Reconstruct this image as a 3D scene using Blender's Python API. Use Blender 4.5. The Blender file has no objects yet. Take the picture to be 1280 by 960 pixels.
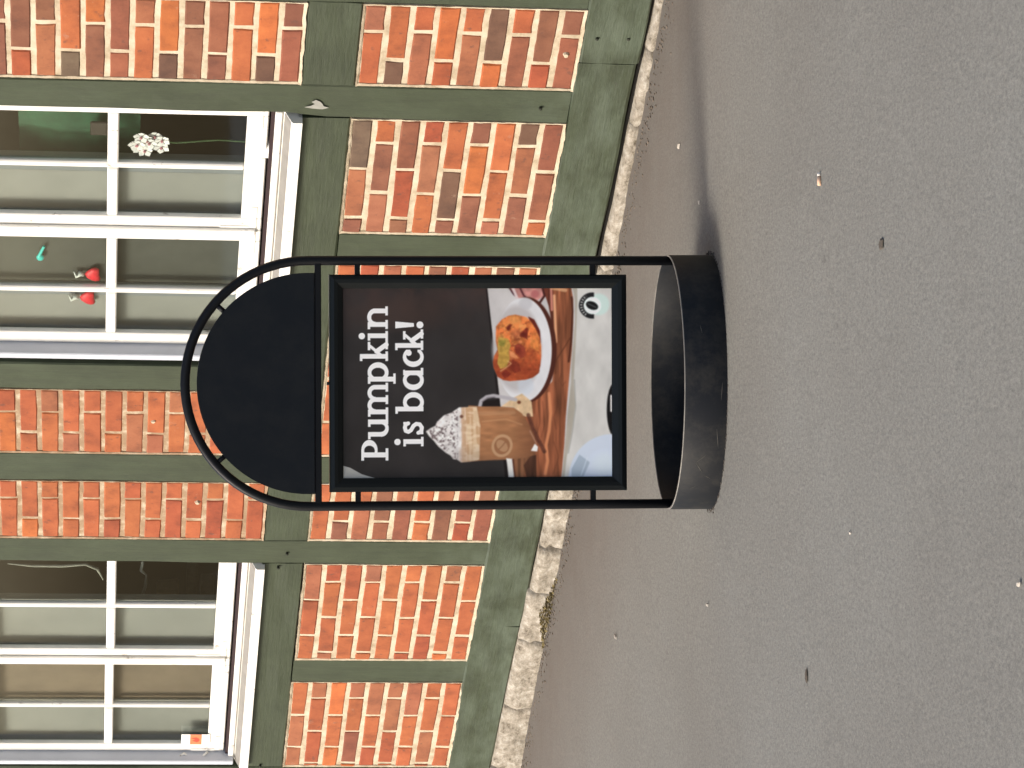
import bpy, bmesh, math, random
import numpy as np
from mathutils import Vector, Matrix, noise
random.seed(4)
scene = bpy.context.scene
COL = scene.collection

# ------------------------------------------------------------------ camera
F_PX = 4300.0
PITCH, ROLL, CAM_Z = 0.114791, 0.014911, 1.444
cd = bpy.data.cameras.new('camera'); cam = bpy.data.objects.new('camera', cd); COL.objects.link(cam)
cd.sensor_fit = 'HORIZONTAL'; cd.sensor_width = 36.0; cd.lens = F_PX / 1280 * 36.0
cd.clip_start = 0.05; cd.clip_end = 500
sp, cp, sr, cr = math.sin(PITCH), math.cos(PITCH), math.sin(ROLL), math.cos(ROLL)
right0 = Vector((1, 0, 0)); up0 = Vector((0, sp, cp)); fwd = Vector((0, cp, -sp))
cam_x = sr * right0 - cr * up0          # the phone was held sideways: the picture's right is the world's down
cam_y = cr * right0 + sr * up0
cam_z = -fwd
cam.matrix_world = Matrix((( cam_x.x, cam_y.x, cam_z.x, 0), (cam_x.y, cam_y.y, cam_z.y, 0),
                           (cam_x.z, cam_y.z, cam_z.z, CAM_Z), (0, 0, 0, 1)))
scene.camera = cam

# ------------------------------------------------------------------ light
SUN_EL, SUN_AZ = math.radians(37), math.radians(256)     # azimuth clockwise from +Y: from the left, a little in front
sdir = Vector((math.sin(SUN_AZ) * math.cos(SUN_EL), math.cos(SUN_AZ) * math.cos(SUN_EL), math.sin(SUN_EL)))
sl = bpy.data.lights.new('sun', 'SUN'); sl.energy = 1.9; sl.angle = math.radians(19); sl.color = (1.0, 0.93, 0.84)
so = bpy.data.objects.new('sun', sl); COL.objects.link(so)
so.rotation_euler = sdir.to_track_quat('Z', 'Y').to_euler(); so.location = (-4, 2, 6)
w = bpy.data.worlds.new('World'); scene.world = w; w.use_nodes = True
nt = w.node_tree; bg = nt.nodes['Background']
sky = nt.nodes.new('ShaderNodeTexSky'); sky.sky_type = 'NISHITA'; sky.sun_disc = False
sky.sun_elevation = SUN_EL; sky.sun_rotation = SUN_AZ; sky.air_density = 1.0; sky.dust_density = 4.0; sky.ozone_density = 0.6
nt.links.new(sky.outputs[0], bg.inputs[0]); bg.inputs[1].default_value = 0.108
scene.view_settings.view_transform = 'Standard'; scene.view_settings.look = 'None'
scene.view_settings.exposure = 0.9; scene.view_settings.gamma = 1.0

# ------------------------------------------------------------------ helpers
def lin(c):
    return tuple(((v / 255) / 12.92 if v / 255 <= 0.04045 else ((v / 255 + 0.055) / 1.055) ** 2.4) for v in c)

def put(name, me, parent=None, mat=None, kind=None, loc=None):
    o = bpy.data.objects.new(name, me); COL.objects.link(o)
    if parent is not None: o.parent = parent
    if mat is not None and len(me.materials) == 0: me.materials.append(mat)
    if kind: o['kind'] = kind
    if loc: o.location = loc
    return o

def bm_obj(name, bm, mat, parent=None, smooth=False, kind=None):
    me = bpy.data.meshes.new(name); bmesh.ops.recalc_face_normals(bm, faces=bm.faces); bm.to_mesh(me); bm.free()
    if smooth:
        for p in me.polygons: p.use_smooth = True
    return put(name, me, parent, mat, kind)

def thing(name, label, cat, loc=(0, 0, 0), rot=(0, 0, 0), group=None):
    o = bpy.data.objects.new(name, None); COL.objects.link(o)
    o.location = loc; o.rotation_euler = rot; o.empty_display_size = 0.1
    return tag(o, label, cat, group)

def tag(o, label, cat, group=None):
    o['label'] = label; o['category'] = cat
    if group: o['group'] = group
    return o

def add_box(bm, x0, x1, y0, y1, z0, z1, bev=0.0, seg=1):
    vs = [bm.verts.new((x, y, z)) for x in (x0, x1) for y in (y0, y1) for z in (z0, z1)]
    fs = [(0, 1, 3, 2), (4, 6, 7, 5), (0, 4, 5, 1), (2, 3, 7, 6), (0, 2, 6, 4), (1, 5, 7, 3)]
    faces = [bm.faces.new([vs[i] for i in f]) for f in fs]
    if bev:
        es = list({e for f in faces for e in f.edges})
        bmesh.ops.bevel(bm, geom=es, offset=bev, segments=seg, affect='EDGES', profile=0.5)

def box(name, x0, x1, y0, y1, z0, z1, mat, parent, bev=0.0, seg=1):
    bm = bmesh.new(); add_box(bm, x0, x1, y0, y1, z0, z1, bev, seg)
    return bm_obj(name, bm, mat, parent)

def add_tube(bm, pts, r, n=14, caps=True):
    pts = [Vector(p) for p in pts]; rings = []
    for i, p in enumerate(pts):
        t = (pts[min(i + 1, len(pts) - 1)] - pts[max(i - 1, 0)]).normalized()
        a = Vector((0, 1, 0)) if abs(t.y) < 0.9 else Vector((1, 0, 0))
        u = t.cross(a).normalized(); v = t.cross(u)
        rr = r if not isinstance(r, (list, tuple)) else r[i]
        rings.append([bm.verts.new(p + rr * (math.cos(k * 2 * math.pi / n) * u + math.sin(k * 2 * math.pi / n) * v)) for k in range(n)])
    for a, b in zip(rings, rings[1:]):
        for k in range(n): bm.faces.new((a[k], a[(k + 1) % n], b[(k + 1) % n], b[k]))
    if caps:
        bm.faces.new(rings[0][::-1]); bm.faces.new(rings[-1])

# ------------------------------------------------------------------ materials
def new_mat(name):
    m = bpy.data.materials.new(name); m.use_nodes = True
    return m, m.node_tree, m.node_tree.nodes, m.node_tree.links, m.node_tree.nodes['Principled BSDF']

def N(nodes, t, **kw):
    n = nodes.new(t)
    for k, v in kw.items():
        if k.startswith('i_'): n.inputs[k[2:].replace('_', ' ')].default_value = v
        else: setattr(n, k, v)
    return n

def ramp(nodes, stops):
    r = nodes.new('ShaderNodeValToRGB'); e = r.color_ramp.elements
    while len(e) < len(stops): e.new(0.5)
    for el, (p, c) in zip(e, stops):
        el.position = p; el.color = (*c, 1) if len(c) == 3 else c
    return r

def noise_tex(nodes, links, scale, detail=4, rough=0.6, vec=None, coord='Object', sc=None):
    tc = nodes.new('ShaderNodeTexCoord'); n = nodes.new('ShaderNodeTexNoise')
    n.inputs['Scale'].default_value = scale; n.inputs['Detail'].default_value = detail; n.inputs['Roughness'].default_value = rough
    src = tc.outputs[coord]
    if sc:
        mp = nodes.new('ShaderNodeMapping'); mp.inputs['Scale'].default_value = sc; links.new(src, mp.inputs[0]); src = mp.outputs[0]
    links.new(src, n.inputs['Vector'])
    return n

def mix(nodes, links, fac, a, b, mode='MIX'):
    m = nodes.new('ShaderNodeMix'); m.data_type = 'RGBA'; m.blend_type = mode
    for sock, v in ((m.inputs[0], fac), (m.inputs[6], a), (m.inputs[7], b)):
        if hasattr(v, 'links') or hasattr(v, 'is_output'): links.new(v, sock)
        elif isinstance(v, (int, float)): sock.default_value = v
        else: sock.default_value = (*v, 1)
    return m.outputs[2]

def bump(nodes, links, bsdf, h, strength, dist):
    b = nodes.new('ShaderNodeBump'); b.inputs['Strength'].default_value = strength; b.inputs['Distance'].default_value = dist
    links.new(h, b.inputs['Height']); links.new(b.outputs[0], bsdf.inputs['Normal'])

def plain(name, col, rough=0.6, var=0.12, scale=25, metal=0.0, bmp=0.0):
    m, t, n, l, b = new_mat(name)
    nz = noise_tex(n, l, scale)
    r = ramp(n, [(0.3, tuple(c * (1 - var) for c in col)), (0.7, tuple(min(1, c * (1 + var)) for c in col))])
    l.new(nz.outputs[0], r.inputs[0]); l.new(r.outputs[0], b.inputs['Base Color'])
    b.inputs['Roughness'].default_value = rough; b.inputs['Metallic'].default_value = metal
    if bmp: bump(n, l, b, nz.outputs[0], 0.5, bmp)
    return m

def timber_mat(name, grain):
    m, t, n, l, b = new_mat(name)
    g = noise_tex(n, l, 5.0, 7, 0.72, sc=(1, 1, 1))
    base = ramp(n, [(0.32, (0.024, 0.034, 0.014)), (0.5, (0.033, 0.045, 0.020)), (0.72, (0.042, 0.057, 0.028))])
    l.new(g.outputs[0], base.inputs[0])
    # weathered, greyer towards the sill beam where rain splashes: patches by noise and height
    geo = n.new('ShaderNodeTexCoord'); sep = n.new('ShaderNodeSeparateXYZ'); l.new(geo.outputs['Object'], sep.inputs[0])
    mr = n.new('ShaderNodeMapRange'); mr.inputs['From Min'].default_value = 0.45; mr.inputs['From Max'].default_value = 0.02
    l.new(sep.outputs['Z'], mr.inputs['Value'])
    pn = noise_tex(n, l, 5.0, 6, 0.65, sc=(1, 1, 2.2)); pr = ramp(n, [(0.38, (0, 0, 0)), (0.62, (1, 1, 1))]); l.new(pn.outputs[0], pr.inputs[0])
    mu = n.new('ShaderNodeMath'); mu.operation = 'MULTIPLY'; l.new(mr.outputs[0], mu.inputs[0]); l.new(pr.outputs[0], mu.inputs[1])
    c1 = mix(n, l, mu.outputs[0], base.outputs[0], (0.076, 0.099, 0.066))
    # sparse chips
    cn = noise_tex(n, l, 26, 3, 0.5, sc=(1, 1, 2)); cr_ = ramp(n, [(0.755, (0, 0, 0)), (0.78, (1, 1, 1))]); l.new(cn.outputs[0], cr_.inputs[0])
    c2 = mix(n, l, cr_.outputs[0], c1, (0.04, 0.04, 0.03))
    sn = noise_tex(n, l, 6, 6, 0.75, sc=tuple(v * 0.7 for v in grain)); sr_ = ramp(n, [(0.35, (0.84, 0.84, 0.84)), (0.5, (1, 1, 1)), (0.68, (1.12, 1.12, 1.12))]); l.new(sn.outputs[0], sr_.inputs[0])
    c2 = mix(n, l, 1.0, c2, sr_.outputs[0], 'MULTIPLY')
    l.new(c2, b.inputs['Base Color']); b.inputs['Roughness'].default_value = 0.6
    gr = noise_tex(n, l, 9, 6, 0.7, sc=grain); bump(n, l, b, gr.outputs[0], 0.5, 0.004)
    return m

def brick_mat():
    m, t, n, l, b = new_mat('fired_brick')
    oi = n.new('ShaderNodeObjectInfo')
    tc = n.new('ShaderNodeTexCoord'); ad = n.new('ShaderNodeVectorMath'); ad.operation = 'ADD'
    sc = n.new('ShaderNodeVectorMath'); sc.operation = 'SCALE'; sc.inputs[0].default_value = (13.1, 7.7, 5.3)
    l.new(oi.outputs['Random'], sc.inputs['Scale']); l.new(tc.outputs['Object'], ad.inputs[0]); l.new(sc.outputs[0], ad.inputs[1])
    def nz(s, d=4, r=0.6):
        q = n.new('ShaderNodeTexNoise'); q.inputs['Scale'].default_value = s; q.inputs['Detail'].default_value = d; q.inputs['Roughness'].default_value = r
        l.new(ad.outputs[0], q.inputs['Vector']); return q
    a = nz(11, 6, 0.68); ra = ramp(n, [(0.3, (0.64, 0.62, 0.64)), (0.5, (0.98, 0.98, 0.98)), (0.7, (1.18, 1.28, 1.32))]); l.new(a.outputs[0], ra.inputs[0])
    c = mix(n, l, 1.0, oi.outputs['Color'], ra.outputs[0], 'MULTIPLY')
    s = nz(42, 3, 0.5); rs = ramp(n, [(0.64, (0, 0, 0)), (0.72, (0.55, 0.55, 0.55))]); l.new(s.outputs[0], rs.inputs[0])
    c = mix(n, l, rs.outputs[0], c, (0.10, 0.045, 0.03))
    p = nz(15, 4, 0.7); rp = ramp(n, [(0.66, (0, 0, 0)), (0.78, (0.5, 0.5, 0.5))]); l.new(p.outputs[0], rp.inputs[0])
    c = mix(n, l, rp.outputs[0], c, (0.36, 0.24, 0.17))
    l.new(c, b.inputs['Base Color']); b.inputs['Roughness'].default_value = 0.85
    f = nz(60, 4, 0.7); bump(n, l, b, f.outputs[0], 0.4, 0.002)
    return m

def mortar_mat(name, c0, c1, c2):
    m, t, n, l, b = new_mat(name)
    a = noise_tex(n, l, 14, 5, 0.65); r = ramp(n, [(0.32, c0), (0.5, c1), (0.66, c2)]); l.new(a.outputs[0], r.inputs[0])
    l.new(r.outputs[0], b.inputs['Base Color']); b.inputs['Roughness'].default_value = 0.92
    f = noise_tex(n, l, 90, 4, 0.7); bump(n, l, b, f.outputs[0], 0.6, 0.003)
    return m

def white_paint():
    m, t, n, l, b = new_mat('old_white_paint')
    a = noise_tex(n, l, 4, 4, 0.6, sc=(1, 1, 1)); r = ramp(n, [(0.3, (0.70, 0.68, 0.62)), (0.55, (0.80, 0.785, 0.74)), (0.8, (0.84, 0.82, 0.74))]); l.new(a.outputs[0], r.inputs[0])
    f = noise_tex(n, l, 22, 6, 0.75, sc=(1, 1, 0.6)); rf = ramp(n, [(0.61, (0, 0, 0)), (0.68, (0.9, 0.9, 0.9))]); l.new(f.outputs[0], rf.inputs[0])
    c = mix(n, l, rf.outputs[0], r.outputs[0], (0.30, 0.26, 0.215))
    l.new(c, b.inputs['Base Color']); b.inputs['Roughness'].default_value = 0.45
    g = noise_tex(n, l, 30, 5, 0.7, sc=(1, 1, 0.15)); bump(n, l, b, g.outputs[0], 0.3, 0.0015)
    return m

def glass_mat():
    m, t, n, l, b = new_mat('window_glass')
    n.remove(b); out = n['Material Output']
    tr = n.new('ShaderNodeBsdfTransparent'); tr.inputs[0].default_value = (0.9, 0.93, 0.91, 1)
    gl = n.new('ShaderNodeBsdfGlossy'); gl.inputs['Roughness'].default_value = 0.03
    fr = n.new('ShaderNodeFresnel'); ge = n.new('ShaderNodeNewGeometry'); io = n.new('ShaderNodeMapRange')
    io.inputs['To Min'].default_value = 1.5; io.inputs['To Max'].default_value = 1 / 1.5      # same reflectance from inside the pane
    l.new(ge.outputs['Backfacing'], io.inputs['Value']); l.new(io.outputs[0], fr.inputs['IOR'])
    mx = n.new('ShaderNodeMixShader'); l.new(fr.outputs[0], mx.inputs[0]); l.new(tr.outputs[0], mx.inputs[1]); l.new(gl.outputs[0], mx.inputs[2])
    l.new(mx.outputs[0], out.inputs[0])
    wv = noise_tex(n, l, 3.5, 2, 0.4); bp = n.new('ShaderNodeBump'); bp.inputs['Strength'].default_value = 0.15; bp.inputs['Distance'].default_value = 0.004
    l.new(wv.outputs[0], bp.inputs['Height']); l.new(bp.outputs[0], gl.inputs['Normal'])
    return m

def asphalt_mat():
    m, t, n, l, b = new_mat('worn_asphalt')
    big = noise_tex(n, l, 0.9, 5, 0.6, sc=(1, .6, 1)); rb = ramp(n, [(0.3, (0.144, 0.138, 0.122)), (0.5, (0.160, 0.156, 0.139)), (0.72, (0.172, 0.171, 0.155))]); l.new(big.outputs[0], rb.inputs[0])
    fine = noise_tex(n, l, 135, 4, 0.85, sc=(1, 0.42, 1)); rf = ramp(n, [(0.33, (0.70, 0.70, 0.70)), (0.5, (1.0, 1.0, 1.0)), (0.67, (1.29, 1.29, 1.28))]); l.new(fine.outputs[0], rf.inputs[0])
    c = mix(n, l, 1.0, rb.outputs[0], rf.outputs[0], 'MULTIPLY')
    # reddish brown dirt along the foot of the wall (distance from the wall's line)
    tc = n.new('ShaderNodeTexCoord'); dt = n.new('ShaderNodeVectorMath'); dt.operation = 'DOT_PRODUCT'
    TH = 0.970561; dt.inputs[1].default_value = (math.sin(TH), math.cos(TH), 0); l.new(tc.outputs['Object'], dt.inputs[0])
    mr = n.new('ShaderNodeMapRange'); d0 = 10.5879 * math.cos(TH); mr.inputs['From Min'].default_value = d0 - 1.0; mr.inputs['From Max'].default_value = d0 + 0.02
    l.new(dt.outputs['Value'], mr.inputs['Value'])
    pn = noise_tex(n, l, 6, 5, 0.65); ad = n.new('ShaderNodeMath'); ad.operation = 'MULTIPLY'; rr = ramp(n, [(0.2, (0.45, 0.45, 0.45)), (0.7, (1, 1, 1))]); l.new(pn.outputs[0], rr.inputs[0])
    l.new(mr.outputs[0], ad.inputs[0]); l.new(rr.outputs[0], ad.inputs[1])
    c = mix(n, l, ad.outputs[0], c, (0.108, 0.089, 0.073))
    # long dark scuffs and small pits
    sc = noise_tex(n, l, 30, 4, 0.6, sc=(1, 0.28, 1)); rs = ramp(n, [(0.70, (0, 0, 0)), (0.77, (0.55, 0.55, 0.55))]); l.new(sc.outputs[0], rs.inputs[0])
    c = mix(n, l, rs.outputs[0], c, (0.06, 0.055, 0.05))
    l.new(c, b.inputs['Base Color']); b.inputs['Roughness'].default_value = 0.85
    h = noise_tex(n, l, 130, 4, 0.7); bump(n, l, b, h.outputs[0], 0.5, 0.004)
    return m

def stone_mat():
    m, t, n, l, b = new_mat('lime_washed_stone')
    a = noise_tex(n, l, 24, 8, 0.78, sc=(1, 1, 1.6)); r = ramp(n, [(0.34, (0.075, 0.06, 0.042)), (0.43, (0.23, 0.20, 0.155)), (0.56, (0.36, 0.325, 0.27)), (0.68, (0.54, 0.51, 0.45))]); l.new(a.outputs[0], r.inputs[0])
    l.new(r.outputs[0], b.inputs['Base Color']); b.inputs['Roughness'].default_value = 0.95
    f = noise_tex(n, l, 45, 6, 0.7); bump(n, l, b, f.outputs[0], 0.8, 0.008)
    return m

def black_metal(name, col=(0.0035, 0.0042, 0.006), rough=0.42, dust=0.0):
    m, t, n, l, b = new_mat(name)
    f = noise_tex(n, l, 9, 8, 0.78); rf = ramp(n, [(0.45, (0, 0, 0)), (0.8, (dust, dust, dust))]); l.new(f.outputs[0], rf.inputs[0])
    c = mix(n, l, rf.outputs[0], col, (0.14, 0.125, 0.095))
    l.new(c, b.inputs['Base Color'])
    rr = n.new('ShaderNodeMapRange'); rr.inputs['To Min'].default_value = rough - 0.08; rr.inputs['To Max'].default_value = rough + 0.12
    l.new(f.outputs[0], rr.inputs['Value']); l.new(rr.outputs[0], b.inputs['Roughness'])
    b.inputs['Specular IOR Level'].default_value = 0.2
    return m

M_TIMBER = timber_mat('green_paint_level_beams', (1.2, 1, 11)); M_TIMBER_V = timber_mat('green_paint_upright_posts', (11, 1, 1.2)); M_BRICK = brick_mat()
M_MORT = mortar_mat('pale_lime_mortar', (0.34, 0.27, 0.18), (0.50, 0.42, 0.30), (0.58, 0.51, 0.39))
M_MORT_D = mortar_mat('weathered_mortar', (0.26, 0.17, 0.10), (0.32, 0.22, 0.135), (0.52, 0.44, 0.32))
M_WHITE = white_paint(); M_GLASS = glass_mat(); M_ASPH = asphalt_mat(); M_STONE = stone_mat()
M_BLACK = black_metal('black_powder_coat'); M_BLACKD = black_metal('dusty_black_steel', (0.004, 0.0055, 0.0085), 0.55, 0.22)
M_FRAME = black_metal('black_anodised_frame', (0.005, 0.007, 0.008), 0.30)
M_DARK = plain('dark_gap', (0.012, 0.011, 0.010), 0.9)
M_RED_GAP = plain('old_red_undercoat', (0.020, 0.006, 0.007), 0.8)
M_GREYW = plain('grey_sill_paint', (0.235, 0.222, 0.20), 0.7, 0.12)

# ------------------------------------------------------------------ ground
def gz(x, y): return 0.077 + 0.015 * x - 0.0093 * y
bm = bmesh.new()
xs = [-80, -20, -6] + [-3 + 0.15 * i for i in range(37)] + [5, 12, 80]
ys = [-60, -10, 0, 3] + [4 + 0.15 * i for i in range(70)] + [17, 25, 90]
gv = [[bm.verts.new((x, y, gz(x, y) + (0.0035 * noise.noise(Vector((x * 1.7, y * 1.7, 0))) if -4 < x < 4 and 3 < y < 16 else 0))) for y in ys] for x in xs]
for i in range(len(xs) - 1):
    for j in range(len(ys) - 1): bm.faces.new((gv[i][j], gv[i + 1][j], gv[i + 1][j + 1], gv[i][j + 1]))
bm_obj('street', bm, M_ASPH, smooth=True, kind='structure')

# ------------------------------------------------------------------ the half-timbered house
# local frame of the house: x along the wall (to the right), y into the wall, z up; z = 0 at the bottom of the brick panels
TH, D, ZB = 0.9705607, 10.5879, 0.20474
house = thing('timber_framed_house', 'half-timbered brick house with green beams and white windows behind the sign', 'house',
              (0, D, 0), (0, 0, -TH))
def hz(z): return z + ZB
def hbox(name, x0, x1, y0, y1, z0, z1, mat, parent=house, bev=0.0, seg=1):
    return box(name, x0, x1, y0, y1, hz(z0), hz(z1), mat, parent, bev, seg)

def timber(name, x0, x1, z0, z1, y0=0.0, wob=0.0025, seed=0):
    """a hand-hewn beam: subdivided box with a slightly wavy face and worn edges"""
    bm = bmesh.new(); L = max(x1 - x0, z1 - z0); n = max(2, int(L / 0.06)); horiz = (x1 - x0) > (z1 - z0)
    prof = [(-1, 0.10), (-1, 0.005), (-0.93, 0.0), (-0.3, 0.0), (0.3, 0.0), (0.93, 0.0), (1, 0.005), (1, 0.10)]
    rings = []
    for i in range(n + 1):
        t = i / n; ring = []
        for k, (a, d) in enumerate(prof):
            nx = noise.noise(Vector((t * L * 3.1, k * 0.7, seed * 3.7))) * wob
            nw = noise.noise(Vector((t * L * 4.3, seed * 5.1, a * 3))) * wob
            wdt = (z1 - z0) / 2 if horiz else (x1 - x0) / 2
            off = a * wdt + (nx if abs(a) > 0.9 else 0)
            if horiz: p = (x0 + t * (x1 - x0), y0 + d + nw, hz((z0 + z1) / 2 + off))
            else:
                zz = z0 + t * (z1 - z0); jog = 0.016 * min(1, max(0, (zz - .70) / .06)) if (name == 'timber_post' and abs(x0 - 1.29) < .01 and a < -.5) else 0
                p = ((x0 + x1) / 2 + off + jog, y0 + d + nw, hz(zz))
            ring.append(bm.verts.new(p))
        rings.append(ring)
    for a, b in zip(rings, rings[1:]):
        for k in range(len(prof)): bm.faces.new((a[k], a[(k + 1) % len(prof)], b[(k + 1) % len(prof)], b[k]))
    bm.faces.new(rings[0]); bm.faces.new(rings[-1][::-1])
    return bm_obj(name, bm, M_TIMBER if horiz else M_TIMBER_V, house)

TOP = 2.12
LEFT, RIGHT = -3.30, 2.60
posts = [(1.29, 1.432, 0, TOP), (0.612, 0.758, 0, 0.600), (-0.584, -0.426, 0, TOP), (-1.081, -0.936, 0, TOP),
         (-1.880, -1.727, 0, 0.606), (-0.066, 0.072, 0.748, TOP), (-2.660, -2.522, 0, TOP), (1.778, 1.930, 0, TOP)]
for i, (a, b_, z0, z1) in enumerate(posts): timber('timber_post', a, b_, z0, z1, 0.0, 0.003, i + 1)
rails = [(1.4335, 1.7765, 0.600, 0.748), (-0.4245, 1.2885, 0.602, 0.7465), (-0.9345, -0.5855, 0.600, 0.7475),
         (-2.5135, -1.0825, 0.607, 0.7465), (LEFT, -2.6615, 0.6, 0.747), (1.9315, RIGHT, 0.6, 0.747)]
for i, (a, b_, z0, z1) in enumerate(rails): timber('timber_rail', a, b_, z0, z1, 0.0015, 0.003, i + 20)
for i, (a, b_, z0, z1) in enumerate([(1.560, RIGHT, -0.168, -0.0015), (-1.478, 1.5575, -0.163, -0.0015), (LEFT, -1.4805, -0.161, -0.0015)]):
    timber('sill_beam', a, b_, z0, z1, -0.004, 0.005, i + 40)
timber('eaves_beam', LEFT, RIGHT, TOP + 0.002, TOP + 0.19, -0.004, 0.004, 50)

M_PEG = plain('dark_green_peg', (0.022, 0.026, 0.014), 0.8)
# dark peg heads in the timbers
for s_, z_ in ((-1.100, 0.690), (-2.500, 0.690), (1.665, -0.040), (1.668, -0.125), (1.36, 0.08), (-0.51, 0.66), (-1.01, 0.665)):
    bm = bmesh.new(); c0 = bm.verts.new((s_, -0.0115, hz(z_))); A = []
    for k in range(8): A.append(bm.verts.new((s_ + .0048 * math.cos(k * math.pi / 4), -0.0085, hz(z_ + .0048 * math.sin(k * math.pi / 4)))))
    B = [bm.verts.new((v.co.x, 0.006, v.co.z)) for v in A]
    for k in range(8): bm.faces.new((c0, A[k], A[(k + 1) % 8])); bm.faces.new((A[k], B[k], B[(k + 1) % 8], A[(k + 1) % 8]))
    bm_obj('peg', bm, M_PEG, house)
# plinth stones
def ground_local(s):      # ground height (local z) along the wall face
    X = s * math.cos(TH); Y = D - s * math.sin(TH); return gz(X, Y) - ZB
stones = [(1.62, 2.60), (1.30, 1.612), (0.62, 1.292), (-0.30, 0.612), (-0.93, -0.308), (-1.22, -0.937), (-1.545, -1.226), (-2.02, -1.552), (-2.50, -2.028), (-3.30, -2.508)]
for i, (a, b_) in enumerate(stones):
    bm = bmesh.new(); n = int((b_ - a) / 0.02); rows = 6; grid = []
    left = a < -1.4
    for j in range(n + 1):
        s = a + (b_ - a) * j / n; g = ground_local(s) - 0.03
        top = -0.170 if not left else -0.1625
        if s > -0.2: top -= 0.009
        top += 0.004 * noise.noise(Vector((s * 6, i, 0)))
        rowv = []
        e = min(1, min(s - a, b_ - s) / 0.018)
        for k in range(rows + 1):
            t = k / rows; z = g + (top - g) * t
            d = -0.030 + 0.009 * (1 - e) + 0.016 * noise.fractal(Vector((s * 12, z * 20, i * 2.3)), 0.8, 2.1, 5) + (0.014 if k == rows else 0)
            if s > -0.2: d += 0.016
            rowv.append(bm.verts.new((s, d, hz(z))))
        rowv.append(bm.verts.new((s, 0.09, hz(top)))); grid.append(rowv)
    for j in range(n):
        for k in range(rows + 1): bm.faces.new((grid[j][k], grid[j + 1][k], grid[j + 1][k + 1], grid[j][k + 1]))
    bm.faces.new(grid[0]); bm.faces.new(grid[-1][::-1])
    bm_obj('plinth_stone', bm, M_STONE, house, smooth=True)
hbox('plinth_core', LEFT, RIGHT, 0.02, 0.3, -0.32, -0.17, M_DARK)

# bricks -------------------------------------------------------------
def brick_mesh(wd, seed):
    rnd = random.Random(seed); h = 0.0530; L = wd; j = lambda a: rnd.uniform(-a, a)
    bm = bmesh.new(); c = 0.004
    out = [(-L / 2 + j(.0014), -h / 2 + j(.0016)), (0 + j(.02), -h / 2 + j(.0012)), (L / 2 + j(.0014), -h / 2 + j(.0016)),
           (L / 2 + j(.0014), h / 2 + j(.0016)), (0 + j(.02), h / 2 + j(.0012)), (-L / 2 + j(.0014), h / 2 + j(.0016))]
    inn = [(x * (1 - 2 * c / L), z * (1 - 2 * c / h)) for x, z in out]
    A = [bm.verts.new((x, 0.0 + j(.0008), z)) for x, z in inn]
    B = [bm.verts.new((x, 0.004, z)) for x, z in out]
    C_ = [bm.verts.new((x, 0.04, z)) for x, z in out]
    bm.faces.new(A)
    for r0, r1 in ((A, B), (B, C_)):
        for k in range(6): bm.faces.new((r0[k], r0[(k + 1) % 6], r1[(k + 1) % 6], r1[k]))
    bmesh.ops.recalc_face_normals(bm, faces=bm.faces)
    if A[0].link_faces: pass
    me = bpy.data.meshes.new('brick'); bm.to_mesh(me); bm.free(); me.materials.append(M_BRICK)
    return me
STRETCH = [brick_mesh(0.2285, k) for k in range(5)]; HEADER = [brick_mesh(0.1045, k + 20) for k in range(4)]

K = {  # fired-clay tones (real surface colours)
 'o': (0.50, 0.132, 0.043), 'b': (0.59, 0.158, 0.040), 'r': (0.45, 0.100, 0.036), 's': (0.42, 0.138, 0.062),
 'n': (0.275, 0.100, 0.052), 'd': (0.175, 0.080, 0.048), 'g': (0.190, 0.120, 0.076), 'm': (0.32, 0.098, 0.050),
 'p': (0.42, 0.148, 0.075)}
def brick_at(panel, x0, x1, zc, key, seed):
    wd = x1 - x0; rnd = random.Random(seed)
    src = STRETCH if wd > 0.15 else HEADER; me = src[seed % len(src)]; nom = 0.2285 if wd > 0.15 else 0.1045
    o = bpy.data.objects.new('brick', me); COL.objects.link(o); o.parent = panel
    o.location = ((x0 + x1) / 2, 0.0004 + rnd.uniform(-0.0012, 0.0010), hz(zc)); o.scale = (wd / nom, 1, 1)
    o.rotation_euler = (rnd.uniform(-.01, .01), rnd.uniform(-.004, .004), rnd.uniform(-.006, .006))
    f = rnd.uniform(0.9, 1.1) * 0.65; c = K[key]
    o.color = (c[0] * f, c[1] * f * rnd.uniform(.93, 1.07), c[2] * f, 1)
    return o

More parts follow.
